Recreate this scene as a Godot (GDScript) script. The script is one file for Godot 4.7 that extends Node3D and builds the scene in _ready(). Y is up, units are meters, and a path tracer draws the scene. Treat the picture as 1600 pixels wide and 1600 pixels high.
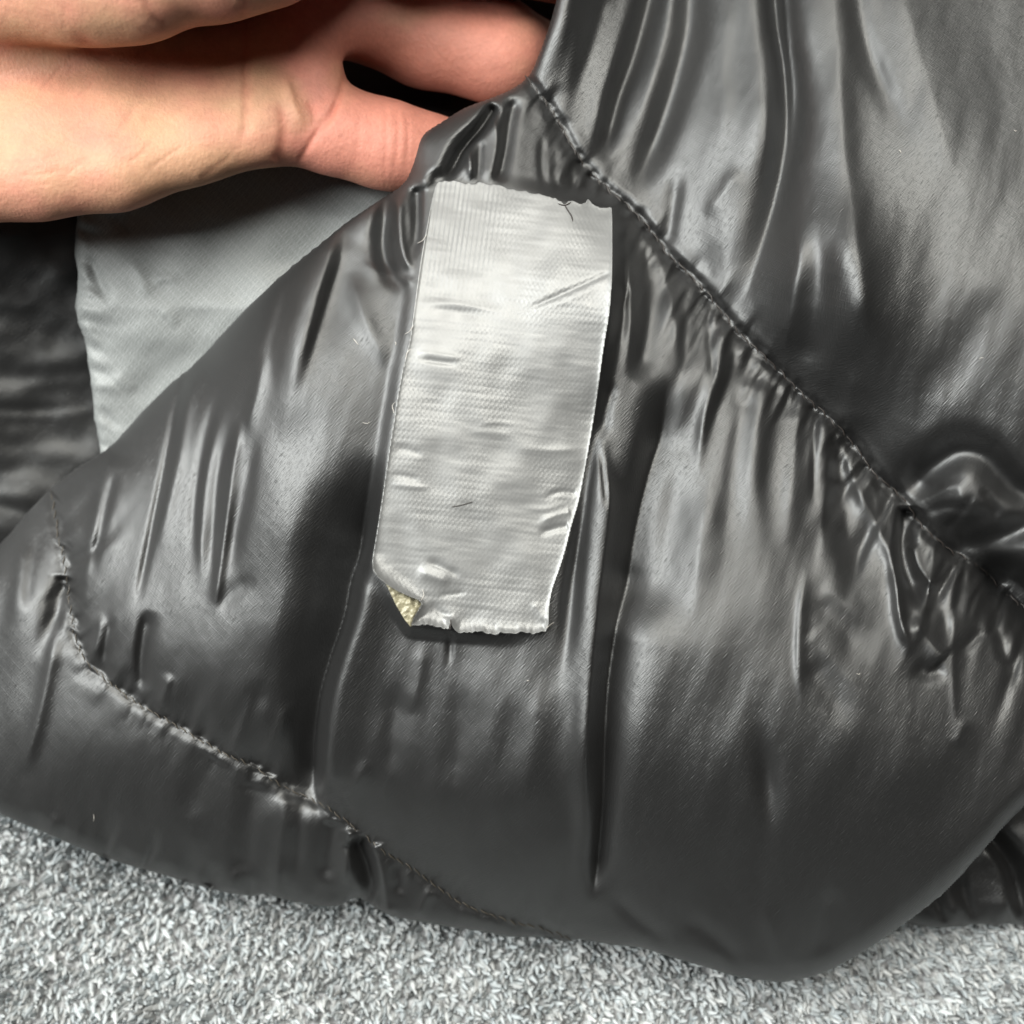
extends Node3D
# A close-up of a quilted jacket hem, mended with a strip of silver tape and held up by a hand over a grey carpet.
# Lengths: S metres per unit; the jacket hem hangs about D units from the lens, and heights grow towards the viewer.

const S := 0.000178
const FOV := 50.0
const PITCH := 72.0
const D := 1715.6
const FLOOR_NEAR := 1850.0       # distance to the carpet at the lower edge of the view

var cam_at := Vector3.ZERO
var cam_right := Vector3.RIGHT
var cam_up := Vector3.UP
var cam_fwd := Vector3.FORWARD
var M := {}
var origin := Vector3.ZERO       # base of the thing being built

func _ready():
	# ---- camera
	var p := deg_to_rad(PITCH)
	cam_fwd = Vector3(0, -sin(p), -cos(p))
	cam_up = Vector3(0, cos(p), -sin(p))
	var low := FLOOR_NEAR * (cos(p) * tan(deg_to_rad(FOV * 0.5)) + sin(p))
	cam_at = Vector3(0, low * S, 0)
	var cam := Camera3D.new()
	cam.name = "camera"
	cam.fov = FOV
	cam.near = 0.02
	cam.far = 60.0
	cam.transform = Transform3D(Basis(cam_right, cam_up, -cam_fwd), cam_at)
	var lens := CameraAttributesPhysical.new()
	lens.frustum_focal_length = 6.9
	lens.exposure_aperture = 1.2
	lens.frustum_focus_distance = (D - 90.0) * S
	lens.frustum_near = 0.02
	lens.frustum_far = 60.0
	cam.attributes = lens
	add_child(cam)
	cam.fov = FOV
	# ---- room air, exposure
	var we := WorldEnvironment.new()
	we.name = "environment"
	var env := Environment.new()
	env.background_mode = Environment.BG_COLOR
	env.background_color = Color(0.012, 0.0122, 0.0125).linear_to_srgb()
	env.tonemap_mode = Environment.TONE_MAPPER_LINEAR
	env.tonemap_exposure = 1.0
	env.sdfgi_enabled = true
	env.ssao_enabled = true
	env.ssil_enabled = true
	we.environment = env
	add_child(we)
	# ---- daylight from the window in front, and softer light from the left and from the ceiling
	window_light("window_light", Vector3(0.26, 1.78, -0.70), Vector2(1.3, 1.1), Color(1.0, 0.995, 0.96), 4.4)
	window_light("side_window_light", Vector3(-1.10, 1.52, -0.20), Vector2(1.25, 1.2), Color(0.985, 0.997, 0.985), 7.6)
	window_light("ceiling_light", Vector3(0.5, 2.3, 0.5), Vector2(2.4, 2.4), Color(1.0, 0.98, 0.96), 0.1)
	make_materials()
	build_carpet()
	build_jacket()
	build_hand()

func window_light(called: String, at: Vector3, size: Vector2, color: Color, energy: float):
	var l := AreaLight3D.new()
	l.name = called
	l.area_size = size
	l.light_color = color
	l.light_energy = energy
	l.area_range = 12.0
	l.area_attenuation = 2.0
	l.area_normalize_energy = true
	l.shadow_enabled = true
	l.look_at_from_position(at, Vector3(0, 0.12, -0.1), Vector3.UP if absf(at.x) + absf(at.z) > 0.5 else Vector3.FORWARD)
	add_child(l)

func pt(x: float, y: float, z: float) -> Vector3:
	var d := D - z
	var k := d / D
	return cam_at + (cam_right * ((x - 800.0) * k) + cam_up * ((800.0 - y) * k) + cam_fwd * d) * S

func tag(o: Node, label := "", category := "", group := "", kind := ""):
	if label: o.set_meta("label", label)
	if category: o.set_meta("category", category)
	if group: o.set_meta("group", group)
	if kind: o.set_meta("kind", kind)
	return o

func part(called: String, mesh: Mesh, m: Material, parent: Node) -> MeshInstance3D:
	var o := MeshInstance3D.new()
	o.name = called
	o.mesh = mesh
	o.material_override = m
	parent.add_child(o, true)
	return o

func mesh_of(v: PackedVector3Array, n: PackedVector3Array, idx: PackedInt32Array, c := PackedColorArray()) -> ArrayMesh:
	var a := []
	a.resize(Mesh.ARRAY_MAX)
	a[Mesh.ARRAY_VERTEX] = v
	a[Mesh.ARRAY_NORMAL] = n
	if c.size(): a[Mesh.ARRAY_COLOR] = c
	a[Mesh.ARRAY_INDEX] = idx
	var m := ArrayMesh.new()
	m.add_surface_from_arrays(Mesh.PRIMITIVE_TRIANGLES, a)
	return m

func spline(p: PackedVector2Array, closed := false, gap := 10.0) -> PackedVector2Array:
	var out := PackedVector2Array()
	var n := p.size()
	var last := n if closed else n - 1
	for i in last:
		var a := p[(i - 1 + n) % n] if closed else p[maxi(i - 1, 0)]
		var b := p[i]
		var c := p[(i + 1) % n]
		var d := p[(i + 2) % n] if closed else p[mini(i + 2, n - 1)]
		var k := maxi(1, int(b.distance_to(c) / gap))
		for j in k:
			out.append(b.cubic_interpolate(c, a, d, float(j) / k))
	if not closed:
		out.append(p[n - 1])
	return out

func line_y(p: PackedVector2Array, x: float) -> float:
	for i in p.size() - 1:
		if x <= p[i + 1].x or i == p.size() - 2:
			return lerpf(p[i].y, p[i + 1].y, (x - p[i].x) / maxf(p[i + 1].x - p[i].x, 0.001))
	return p[0].y

func line_dist(p: PackedVector2Array, q: Vector2) -> float:
	var best := 1e9
	for i in p.size() - 1:
		var a := p[i]
		var ab := p[i + 1] - a
		var t := clampf((q - a).dot(ab) / ab.length_squared(), 0.0, 1.0)
		best = minf(best, q.distance_squared_to(a + ab * t))
	return sqrt(best)

# A piece of cloth as a fine net of heights over its own surface, cut along an outline and closed by a back.
class Sheet:
	var x0: float
	var y0: float
	var step: float
	var nx: int
	var ny: int
	var h := PackedFloat32Array()
	var sd := PackedFloat32Array()      # distance to the outline, positive inside
	var rr := PackedFloat32Array()      # how widely the edge is rounded

	func _init(a: float, b: float, c: float, d: float, s: float):
		x0 = a; y0 = b; step = s
		nx = int((c - a) / s) + 1
		ny = int((d - b) / s) + 1
		h.resize(nx * ny)

	func from_coarse(f: Callable, k: int):
		var cx := nx / k + 2
		var cy := ny / k + 2
		var im := Image.create_empty(cx, cy, false, Image.FORMAT_RF)
		for j in cy:
			for i in cx:
				im.set_pixel(i, j, Color(float(f.call(x0 + (i + 0.5) * k * step, y0 + (j + 0.5) * k * step)), 0, 0))
		for pass_ in 2:
			var was := im.duplicate()
			for j in cy:
				for i in cx:
					var sum := 0.0
					for b in [-1, 0, 1]:
						for a in [-1, 0, 1]:
							sum += was.get_pixel(clampi(i + a, 0, cx - 1), clampi(j + b, 0, cy - 1)).r
					im.set_pixel(i, j, Color(sum / 9.0, 0, 0))
		im.resize(cx * k, cy * k, Image.INTERPOLATE_CUBIC)
		var fl := im.get_data().to_float32_array()
		for j in ny:
			for i in nx:
				h[j * nx + i] += fl[j * cx * k + i]

	func noise(n: FastNoiseLite, amp: float, sx: float, sy: float, lean := 0.0):
		for j in ny:
			var y := y0 + j * step
			for i in nx:
				h[j * nx + i] += amp * n.get_noise_2d((x0 + i * step + lean * y) * sx, y * sy)

	# distance field to a polyline near it: [box, distance, along 0..1, side]
	func near(p: PackedVector2Array, reach: float) -> Array:
		var lo := p[0]
		var hi := p[0]
		for q in p:
			lo = lo.min(q); hi = hi.max(q)
		var i0 := maxi(0, int((lo.x - reach - x0) / step))
		var j0 := maxi(0, int((lo.y - reach - y0) / step))
		var i1 := mini(nx - 1, int((hi.x + reach - x0) / step) + 1)
		var j1 := mini(ny - 1, int((hi.y + reach - y0) / step) + 1)
		var w := i1 - i0 + 1
		var hh := j1 - j0 + 1
		var d := PackedFloat32Array()
		var u := PackedFloat32Array()
		var s := PackedFloat32Array()
		if w <= 0 or hh <= 0:
			return [0, 0, 0, 0, d, u, s]
		d.resize(w * hh); u.resize(w * hh); s.resize(w * hh)
		d.fill(1e12)
		var total := 0.0
		for k in p.size() - 1:
			total += p[k].distance_to(p[k + 1])
		var run := 0.0
		for k in p.size() - 1:
			var ax := p[k].x
			var ay := p[k].y
			var bx := p[k + 1].x - ax
			var by := p[k + 1].y - ay
			var l2 := bx * bx + by * by
			if l2 < 1e-6:
				continue
			var l := sqrt(l2)
			var ia := maxi(i0, int((minf(ax, ax + bx) - reach - x0) / step))
			var ib := mini(i1, int((maxf(ax, ax + bx) + reach - x0) / step) + 1)
			var ja := maxi(j0, int((minf(ay, ay + by) - reach - y0) / step))
			var jb := mini(j1, int((maxf(ay, ay + by) + reach - y0) / step) + 1)
			for j in range(ja, jb + 1):
				var qy := y0 + j * step - ay
				var at := (j - j0) * w - i0
				for i in range(ia, ib + 1):
					var qx := x0 + i * step - ax
					var t := clampf((qx * bx + qy * by) / l2, 0.0, 1.0)
					var ex := qx - bx * t
					var ey := qy - by * t
					var e := ex * ex + ey * ey
					if e < d[at + i]:
						d[at + i] = e
						u[at + i] = (run + t * l) / total
						s[at + i] = by * qx - bx * qy
			run += l
		return [i0, j0, w, hh, d, u, s]

	# a fold: amp up (ridge) or down (valley); wl and wr its widths left and right of the line; ends fade over ta and tb
	func fold(pts: Array, amp: float, wl: float, wr: float, ta := 0.3, tb := 0.3, wk := 1.0, power := 0.0):
		var p := PackedVector2Array()
		for k in range(0, pts.size(), 2):
			p.append(Vector2(pts[k], pts[k + 1]))
		fold_line(curve(p), amp, wl, wr, ta, tb, wk, power)

	func curve(p: PackedVector2Array) -> PackedVector2Array:
		var out := PackedVector2Array()
		var n := p.size()
		for i in n - 1:
			var k := maxi(1, int(p[i].distance_to(p[i + 1]) / 6.0))
			for j in k:
				out.append(p[i].cubic_interpolate(p[i + 1], p[maxi(i - 1, 0)], p[mini(i + 2, n - 1)], float(j) / k))
		out.append(p[n - 1])
		return out

	func fold_line(p: PackedVector2Array, amp: float, wl: float, wr: float, ta := 0.3, tb := 0.3, wk := 1.0, power := 0.0):
		if power == 0.0: power = 2.0 if amp < 0.0 else 1.6
		var widest := maxf(wl, wr) * maxf(1.0, wk)
		var cut_at := pow(5.0, 1.0 / power)
		var r := near(p, widest * cut_at)
		var i0: int = r[0]
		var j0: int = r[1]
		var w: int = r[2]
		var hh: int = r[3]
		var d: PackedFloat32Array = r[4]
		var u: PackedFloat32Array = r[5]
		var s: PackedFloat32Array = r[6]
		var most := widest * widest * cut_at * cut_at
		for j in hh:
			for i in w:
				var at := j * w + i
				var e := d[at]
				if e > most:
					continue
				var t := u[at]
				var wide := (wl if s[at] < 0.0 else wr) * lerpf(1.0, wk, t)
				var a := 1.0
				if ta > 0.0: a *= smoothstep(0.0, ta, t)
				if tb > 0.0: a *= smoothstep(0.0, tb, 1.0 - t)
				var v := e / (wide * wide)
				if power != 2.0:
					v = pow(v, power * 0.5)
				h[(j + j0) * nx + i + i0] += amp * a * maxf(0.0, exp(-v) - 0.0067)

	func dent(x: float, y: float, rx: float, ry: float, amp: float, turn := 0.0):
		var m := maxf(rx, ry) * 2.4
		var c := cos(turn)
		var sn := sin(turn)
		for j in range(maxi(0, int((y - m - y0) / step)), mini(ny, int((y + m - y0) / step) + 1)):
			for i in range(maxi(0, int((x - m - x0) / step)), mini(nx, int((x + m - x0) / step) + 1)):
				var dx := x0 + i * step - x
				var dy := y0 + j * step - y
				var a := (dx * c + dy * sn) / rx
				var b := (dy * c - dx * sn) / ry
				h[j * nx + i] += amp * exp(-a * a - b * b)

	# cut along a closed outline; radius: edge rounding at each corner of the outline
	func cut(p: PackedVector2Array, reach: float):
		sd.resize(nx * ny)
		sd.fill(-reach)
		for j in ny:                      # inside by crossing count
			var y := y0 + j * step
			var xs := []
			for k in p.size():
				var a := p[k]
				var b := p[(k + 1) % p.size()]
				if (a.y <= y) != (b.y <= y):
					xs.append(a.x + (y - a.y) / (b.y - a.y) * (b.x - a.x))
			xs.sort()
			for k in range(0, xs.size() - 1, 2):
				for i in range(maxi(0, int(ceil((xs[k] - x0) / step))), mini(nx - 1, int(floor((xs[k + 1] - x0) / step))) + 1):
					sd[j * nx + i] = reach
		var q := p.duplicate()
		q.append(p[0])
		var r := near(q, reach)
		var i0: int = r[0]
		var j0: int = r[1]
		var w: int = r[2]
		var hh: int = r[3]
		var d: PackedFloat32Array = r[4]
		for j in hh:
			for i in w:
				var at := (j + j0) * nx + i + i0
				sd[at] = minf(reach, sqrt(minf(d[j * w + i], reach * reach))) * (1.0 if sd[at] > 0.0 else -1.0)

	func sample(x: float, y: float) -> float:
		var fx := clampf((x - x0) / step, 0.0, nx - 1.001)
		var fy := clampf((y - y0) / step, 0.0, ny - 1.001)
		var i := int(fx)
		var j := int(fy)
		fx -= i; fy -= j
		var at := j * nx + i
		return lerpf(lerpf(h[at], h[at + 1], fx), lerpf(h[at + nx], h[at + nx + 1], fx), fy)

	func sample_sd(x: float, y: float) -> float:
		var i := clampi(roundi((x - x0) / step), 0, nx - 1)
		var j := clampi(roundi((y - y0) / step), 0, ny - 1)
		return sd[j * nx + i]

# rounds the edge of a cut sheet; radius(x, y) gives how widely
func round_edge(sh: Sheet, radius: Callable, reach: float, depth := 1.0):
	sh.rr.resize(sh.nx * sh.ny)
	for j in sh.ny:
		for i in sh.nx:
			var at := j * sh.nx + i
			var s := sh.sd[at]
			if s >= reach or s < -12.0 * sh.step:
				sh.rr[at] = 1.0
				continue
			var r := float(radius.call(sh.x0 + i * sh.step, sh.y0 + j * sh.step))
			var e := clampf(s / r, 0.0, 1.0)
			var pr := sqrt(1.0 - (1.0 - e) * (1.0 - e))
			sh.rr[at] = pr
			sh.h[at] -= r * depth * (1.0 - pr)

# meshes of a sheet, one for each label; thick(profile) gives the thickness below the front
func sheet_meshes(sh: Sheet, labels: PackedByteArray, kinds: int, thin: float, bulge: float) -> Array:
	var nx := sh.nx
	var ny := sh.ny
	var pos := PackedVector3Array()
	pos.resize(nx * ny)
	var base := cam_at - origin
	for j in ny:
		var yy := 800.0 - (sh.y0 + j * sh.step)
		for i in nx:
			var d := D - sh.h[j * nx + i]
			var k := d / D
			pos[j * nx + i] = base + (cam_right * ((sh.x0 + i * sh.step - 800.0) * k) + cam_up * (yy * k) + cam_fwd * d) * S
	var out := []
	for kind in kinds:
		var v := PackedVector3Array()
		var n := PackedVector3Array()
		var front := PackedInt32Array()
		var back := PackedInt32Array()
		var f_of := PackedInt32Array()
		f_of.resize(nx * ny); f_of.fill(-1)
		var b_of := PackedInt32Array()
		b_of.resize(nx * ny); b_of.fill(-1)
		var edge := {}
		var cell := PackedInt32Array([0, 0, 0, 0])
		for j in ny - 1:
			for i in nx - 1:
				var at := j * nx + i
				if kinds > 1 and labels[at] != kind:
					continue
				cell[0] = at; cell[1] = at + 1; cell[2] = at + nx + 1; cell[3] = at + nx
				var inside := 0
				for c in 4:
					if sh.sd[cell[c]] > 0.0: inside += 1
				if inside == 0:
					continue
				var fp := PackedInt32Array()
				var bp := PackedInt32Array()
				for c in 4:
					var a := cell[c]
					var b := cell[(c + 1) % 4]
					var sa := sh.sd[a]
					var sb := sh.sd[b]
					if sa > 0.0:
						if f_of[a] < 0:
							var ia := a % nx
							var ja := a / nx
							var px := pos[a + (1 if ia < nx - 1 else 0)] - pos[a - (1 if ia > 0 else 0)]
							var py := pos[a + (nx if ja < ny - 1 else 0)] - pos[a - (nx if ja > 0 else 0)]
							var nn := py.cross(px).normalized()
							f_of[a] = v.size()
							v.append(pos[a]); n.append(nn)
							var prof := sh.rr[a] if sh.rr.size() else 1.0
							var th := thin * minf(1.0, sa / (3.0 * sh.step)) + bulge * prof
							b_of[a] = v.size()
							v.append(pos[a] + cam_fwd * th * S); n.append(-nn)
						fp.append(f_of[a]); bp.append(b_of[a])
					if (sa > 0.0) != (sb > 0.0):
						var key := mini(a, b) * 2 + (0 if absi(a - b) == 1 else 1)
						if not edge.has(key):
							var t := sa / (sa - sb)
							var q := pos[a].lerp(pos[b], t)
							var o := a if sa <= 0.0 else b
							var ins := b if sa <= 0.0 else a
							# height of the rim
							var deep := (sh.h[o] - lerpf(sh.h[a], sh.h[b], t)) * S
							q -= cam_fwd * deep
							var gx := sh.sd[ins + (1 if ins % nx < nx - 1 else 0)] - sh.sd[ins - (1 if ins % nx > 0 else 0)]
							var gy := sh.sd[mini(ins + nx, nx * ny - 1)] - sh.sd[maxi(ins - nx, 0)]
							var on := (cam_right * -gx + cam_up * gy)
							if on.length() < 1e-9: on = cam_up
							on = on.normalized()
							if thin > 0.0 and bulge == 0.0: on = (on - cam_fwd).normalized()
							edge[key] = v.size()
							v.append(q); n.append(on)
						fp.append(edge[key]); bp.append(edge[key])
				for c in range(1, fp.size() - 1):
					front.append(fp[0]); front.append(fp[c]); front.append(fp[c + 1])
					back.append(bp[0]); back.append(bp[c + 1]); back.append(bp[c])
		front.append_array(back)
		out.append(mesh_of(v, n, front))
	return out

func tube(path: PackedVector3Array, r: PackedFloat32Array, sides: int) -> ArrayMesh:
	var v := PackedVector3Array()
	var n := PackedVector3Array()
	var idx := PackedInt32Array()
	var ref := Vector3(0.31, 0.9, 0.28)
	for i in path.size():
		var dir := (path[mini(i + 1, path.size() - 1)] - path[maxi(i - 1, 0)]).normalized()
		var a := dir.cross(ref).normalized()
		var b := dir.cross(a)
		for k in sides:
			var an := TAU * k / sides
			var nn := a * cos(an) + b * sin(an)
			v.append(path[i] + nn * r[i]); n.append(nn)
	for i in path.size() - 1:
		for k in sides:
			var p0 := i * sides + k
			var p1 := i * sides + (k + 1) % sides
			idx.append_array([p0, p0 + sides, p1, p1, p0 + sides, p1 + sides])
	for e in [0, path.size() - 1]:
		var c := v.size()
		v.append(path[e]); n.append((path[e] - path[1 if e == 0 else e - 1]).normalized())
		for k in sides:
			var p0: int = e * sides + k
			var p1: int = e * sides + (k + 1) % sides
			if e == 0: idx.append_array([c, p0, p1])
			else: idx.append_array([c, p1, p0])
	return mesh_of(v, n, idx)

func noise_of(seed_: int, freq := 1.0, octaves := 3) -> FastNoiseLite:
	var f := FastNoiseLite.new()
	f.seed = seed_
	f.noise_type = FastNoiseLite.TYPE_SIMPLEX_SMOOTH
	f.frequency = freq
	f.fractal_octaves = octaves
	return f

func make_materials():
	# black nylon with a faint ripstop grid and the grain of its threads
	var size := 256
	var hm := Image.create_empty(size, size, false, Image.FORMAT_RGB8)
	var rng := RandomNumberGenerator.new()
	rng.seed = 3
	var waves := []
	for k in 26:
		var m := rng.randi_range(18, 76)
		var e := rng.randi_range(-9, 9)
		var cross := k % 4 == 3
		waves.append([m + e, (m - e) * (-1 if cross else 1), rng.randf() * TAU, 0.5 if cross else 1.0])
	for y in size:
		for x in size:
			var v := 0.0
			for w in waves:
				v += w[3] * cos(TAU / size * (w[0] * x + w[1] * y) + w[2])
			v = 0.42 + 0.035 * v + rng.randf_range(-0.09, 0.09)
			if fposmod((x + y) * 10.0 / size, 1.0) < 0.07 or fposmod((x - y) * 10.0 / size, 1.0) < 0.07: v += 0.13
			v = clampf(v, 0, 1)
			hm.set_pixel(x, y, Color(v, v, v))
	var weave := ImageTexture.create_from_image(hm)
	var grain_im := Image.create_empty(size, size, false, Image.FORMAT_RGB8)
	for y in size:
		for x in size:
			var v := clampf(0.80 + 0.9 * (hm.get_pixel(x, y).r - 0.45), 0.4, 1.0)
			grain_im.set_pixel(x, y, Color(v, v, v))
	var threads := ImageTexture.create_from_image(grain_im)
	var rough := NoiseTexture2D.new()
	rough.width = 512; rough.height = 512
	rough.seamless = true
	rough.noise = noise_of(9, 0.012, 4)
	var ramp := Gradient.new()
	ramp.set_color(0, Color(0.80, 0.80, 0.80)); ramp.set_color(1, Color(1, 1, 1))
	rough.color_ramp = ramp
	var nylon := StandardMaterial3D.new()
	nylon.resource_name = "black_nylon"
	nylon.albedo_color = Color(0.0135, 0.0130, 0.0130).linear_to_srgb()
	nylon.albedo_texture = threads
	nylon.roughness = 0.46
	nylon.metallic_specular = 0.68
	nylon.clearcoat_enabled = true
	nylon.clearcoat = 0.12
	nylon.clearcoat_roughness = 0.46
	nylon.heightmap_enabled = true
	nylon.heightmap_texture = weave
	nylon.heightmap_scale = 0.012
	nylon.uv1_triplanar = true
	nylon.uv1_world_triplanar = true
	nylon.uv1_triplanar_sharpness = 6.0
	nylon.uv1_scale = Vector3(38, 38, 38)
	M.nylon = nylon
	var lining := nylon.duplicate()
	lining.resource_name = "grey_lining"
	lining.albedo_color = Color(0.38, 0.395, 0.39).linear_to_srgb()
	lining.clearcoat_enabled = false
	lining.roughness = 0.5
	lining.metallic_specular = 0.5
	M.lining = lining
	var thread := StandardMaterial3D.new()
	thread.resource_name = "dark_thread"
	thread.albedo_color = Color(0.030, 0.024, 0.021).linear_to_srgb()
	thread.roughness = 0.55
	M.thread = thread
	var tan_thread := StandardMaterial3D.new()
	tan_thread.resource_name = "taupe_thread"
	tan_thread.albedo_color = Color(0.060, 0.050, 0.038).linear_to_srgb()
	tan_thread.roughness = 0.5
	M.tan_thread = tan_thread
	# silver tape
	var tp := StandardMaterial3D.new()
	tp.resource_name = "silver_tape"
	tp.albedo_color = Color(0.218, 0.217, 0.214).linear_to_srgb()
	tp.metallic = 0.46
	tp.roughness = 0.51
	tp.roughness_texture = rough
	tp.metallic_specular = 0.5
	tp.uv1_triplanar = true
	tp.uv1_world_triplanar = true
	tp.uv1_scale = Vector3(30, 30, 30)
	M.tape = tp
	var glue := StandardMaterial3D.new()
	glue.resource_name = "tape_adhesive"
	glue.albedo_color = Color(0.27, 0.245, 0.165).linear_to_srgb()
	glue.roughness = 0.3
	M.glue = glue
	var lint := StandardMaterial3D.new()
	lint.resource_name = "loose_fibre"
	lint.albedo_color = Color(0.5, 0.47, 0.43).linear_to_srgb()
	lint.roughness = 0.8
	M.lint = lint
	# skin
	var skin := StandardMaterial3D.new()
	skin.resource_name = "skin"
	skin.albedo_color = Color(1, 1, 1)
	skin.vertex_color_use_as_albedo = true
	skin.roughness = 0.6
	skin.metallic_specular = 0.42
	skin.subsurf_scatter_enabled = true
	skin.subsurf_scatter_strength = 0.035
	var pores := NoiseTexture2D.new()
	pores.width = 512; pores.height = 512
	pores.seamless = true
	pores.noise = noise_of(21, 0.05, 4)
	skin.heightmap_enabled = true
	skin.heightmap_texture = pores
	skin.heightmap_scale = 0.013
	skin.uv1_triplanar = true
	skin.uv1_world_triplanar = true
	skin.uv1_scale = Vector3(30, 30, 30)
	M.skin = skin
	# carpet
	var base := StandardMaterial3D.new()
	base.resource_name = "carpet_backing"
	base.albedo_color = Color(0.5, 0.5, 0.505).linear_to_srgb()
	base.roughness = 1.0
	var grain := NoiseTexture2D.new()
	grain.width = 512; grain.height = 512
	grain.seamless = true
	grain.noise = noise_of(33, 0.09, 3)
	var gr := Gradient.new()
	gr.set_color(0, Color(0.35, 0.35, 0.35)); gr.set_color(1, Color(1, 1, 1))
	grain.color_ramp = gr
	base.albedo_texture = grain
	base.uv1_triplanar = true
	base.uv1_world_triplanar = true
	base.uv1_scale = Vector3(9, 9, 9)
	M.carpet = base
	var pile := StandardMaterial3D.new()
	pile.resource_name = "carpet_pile"
	pile.albedo_color = Color(1, 1, 1)
	pile.vertex_color_use_as_albedo = true
	pile.roughness = 0.95
	pile.metallic_specular = 0.2
	pile.backlight_enabled = true
	pile.backlight = Color(0.7, 0.7, 0.7)
	M.pile = pile

func build_carpet():
	var m := PlaneMesh.new()
	m.size = Vector2(6, 6)
	var floor_ := MeshInstance3D.new()
	floor_.name = "carpet"
	floor_.position.y = 0.0028
	floor_.mesh = m
	floor_.material_override = M.carpet
	add_child(floor_)
	tag(floor_, "light grey cut pile carpet under the jacket", "carpet", "", "structure")
	# one end of cut yarn: a bent, blunt tuft
	var path := PackedVector3Array()
	var r := PackedFloat32Array()
	for k in 6:
		var t := k / 5.0
		path.append(Vector3(0.0020 * t * t, 0.0068 * t, 0.0003 * sin(t * 4.0)))
		r.append([0.00055, 0.00068, 0.00078, 0.00076, 0.0006, 0.00026][k])
	var tuft := tube(path, r, 6)
	var mm := MultiMesh.new()
	mm.transform_format = MultiMesh.TRANSFORM_3D
	mm.use_colors = true
	mm.mesh = tuft
	var gap := 0.0012
	var x0 := -0.36
	var z0 := -0.33
	var nx := int(0.72 / gap)
	var nz := int(0.60 / gap)
	mm.instance_count = nx * nz
	var rng := RandomNumberGenerator.new()
	rng.seed = 77
	var patch := noise_of(41, 14.0, 3)
	var fine := noise_of(43, 160.0, 2)
	var at := 0
	for j in nz:
		for i in nx:
			var x := x0 + (i + rng.randf_range(-0.5, 0.5)) * gap
			var z := z0 + (j + rng.randf_range(-0.5, 0.5)) * gap
			var lean := 0.48 + 0.35 * patch.get_noise_2d(x * 2.0, z * 2.0) + rng.randf_range(-0.25, 0.25)
			var way := 0.85 + 0.7 * patch.get_noise_2d(x * 1.5 + 9.0, z * 1.5) + rng.randf_range(-0.6, 0.6)
			var b := Basis(Vector3.UP, -way) * Basis(Vector3.FORWARD, lean) * Basis(Vector3.UP, rng.randf() * TAU)
			b = b.scaled(Vector3.ONE * rng.randf_range(0.8, 1.2))
			mm.set_instance_transform(at, Transform3D(b, Vector3(x, -0.001 + 0.0012 * fine.get_noise_2d(x, z), z)))
			var v := 0.57 + 0.06 * fine.get_noise_2d(x + 3.0, z) + 0.12 * patch.get_noise_2d(x * 3.0, z * 3.0 + 5.0) + rng.randf_range(-0.05, 0.06)
			if rng.randf() < 0.16: v *= 0.86
			var cool := rng.randf_range(-0.015, 0.02)
			mm.set_instance_color(at, Color(v * 0.965 - cool, v * 0.995, v + cool * 0.6))
			at += 1
	var o := MultiMeshInstance3D.new()
	o.name = "carpet_pile"
	o.position.y = -0.0028
	o.multimesh = mm
	o.material_override = M.pile
	floor_.add_child(o, true)
	o.set_meta("kind", "stuff")

var seam1 := PackedVector2Array()
var seam2 := PackedVector2Array()
var fall := PackedVector2Array([Vector2(-260, 1060), Vector2(0, 848), Vector2(170, 698), Vector2(360, 506), Vector2(545, 344), Vector2(640, 268)])
var tape_top: Sheet
var jk: Sheet

func v2(a: Array) -> PackedVector2Array:
	var p := PackedVector2Array()
	for k in range(0, a.size(), 2):
		p.append(Vector2(a[k], a[k + 1]))
	return p

func baffle(x: float, y: float) -> int:
	if x > 826.0 and y < line_y(seam1, x): return 0
	if x < 80.0 and y > 700.0: return 2
	if x < 900.0 and y > line_y(seam2, x): return 2
	return 1

func soft_min(a: float, b: float) -> float:
	return -55.0 * log(exp(-a / 55.0) + exp(-b / 55.0)) + 55.0 * exp(-absf(a - b) / 40.0) * 0.0

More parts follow.
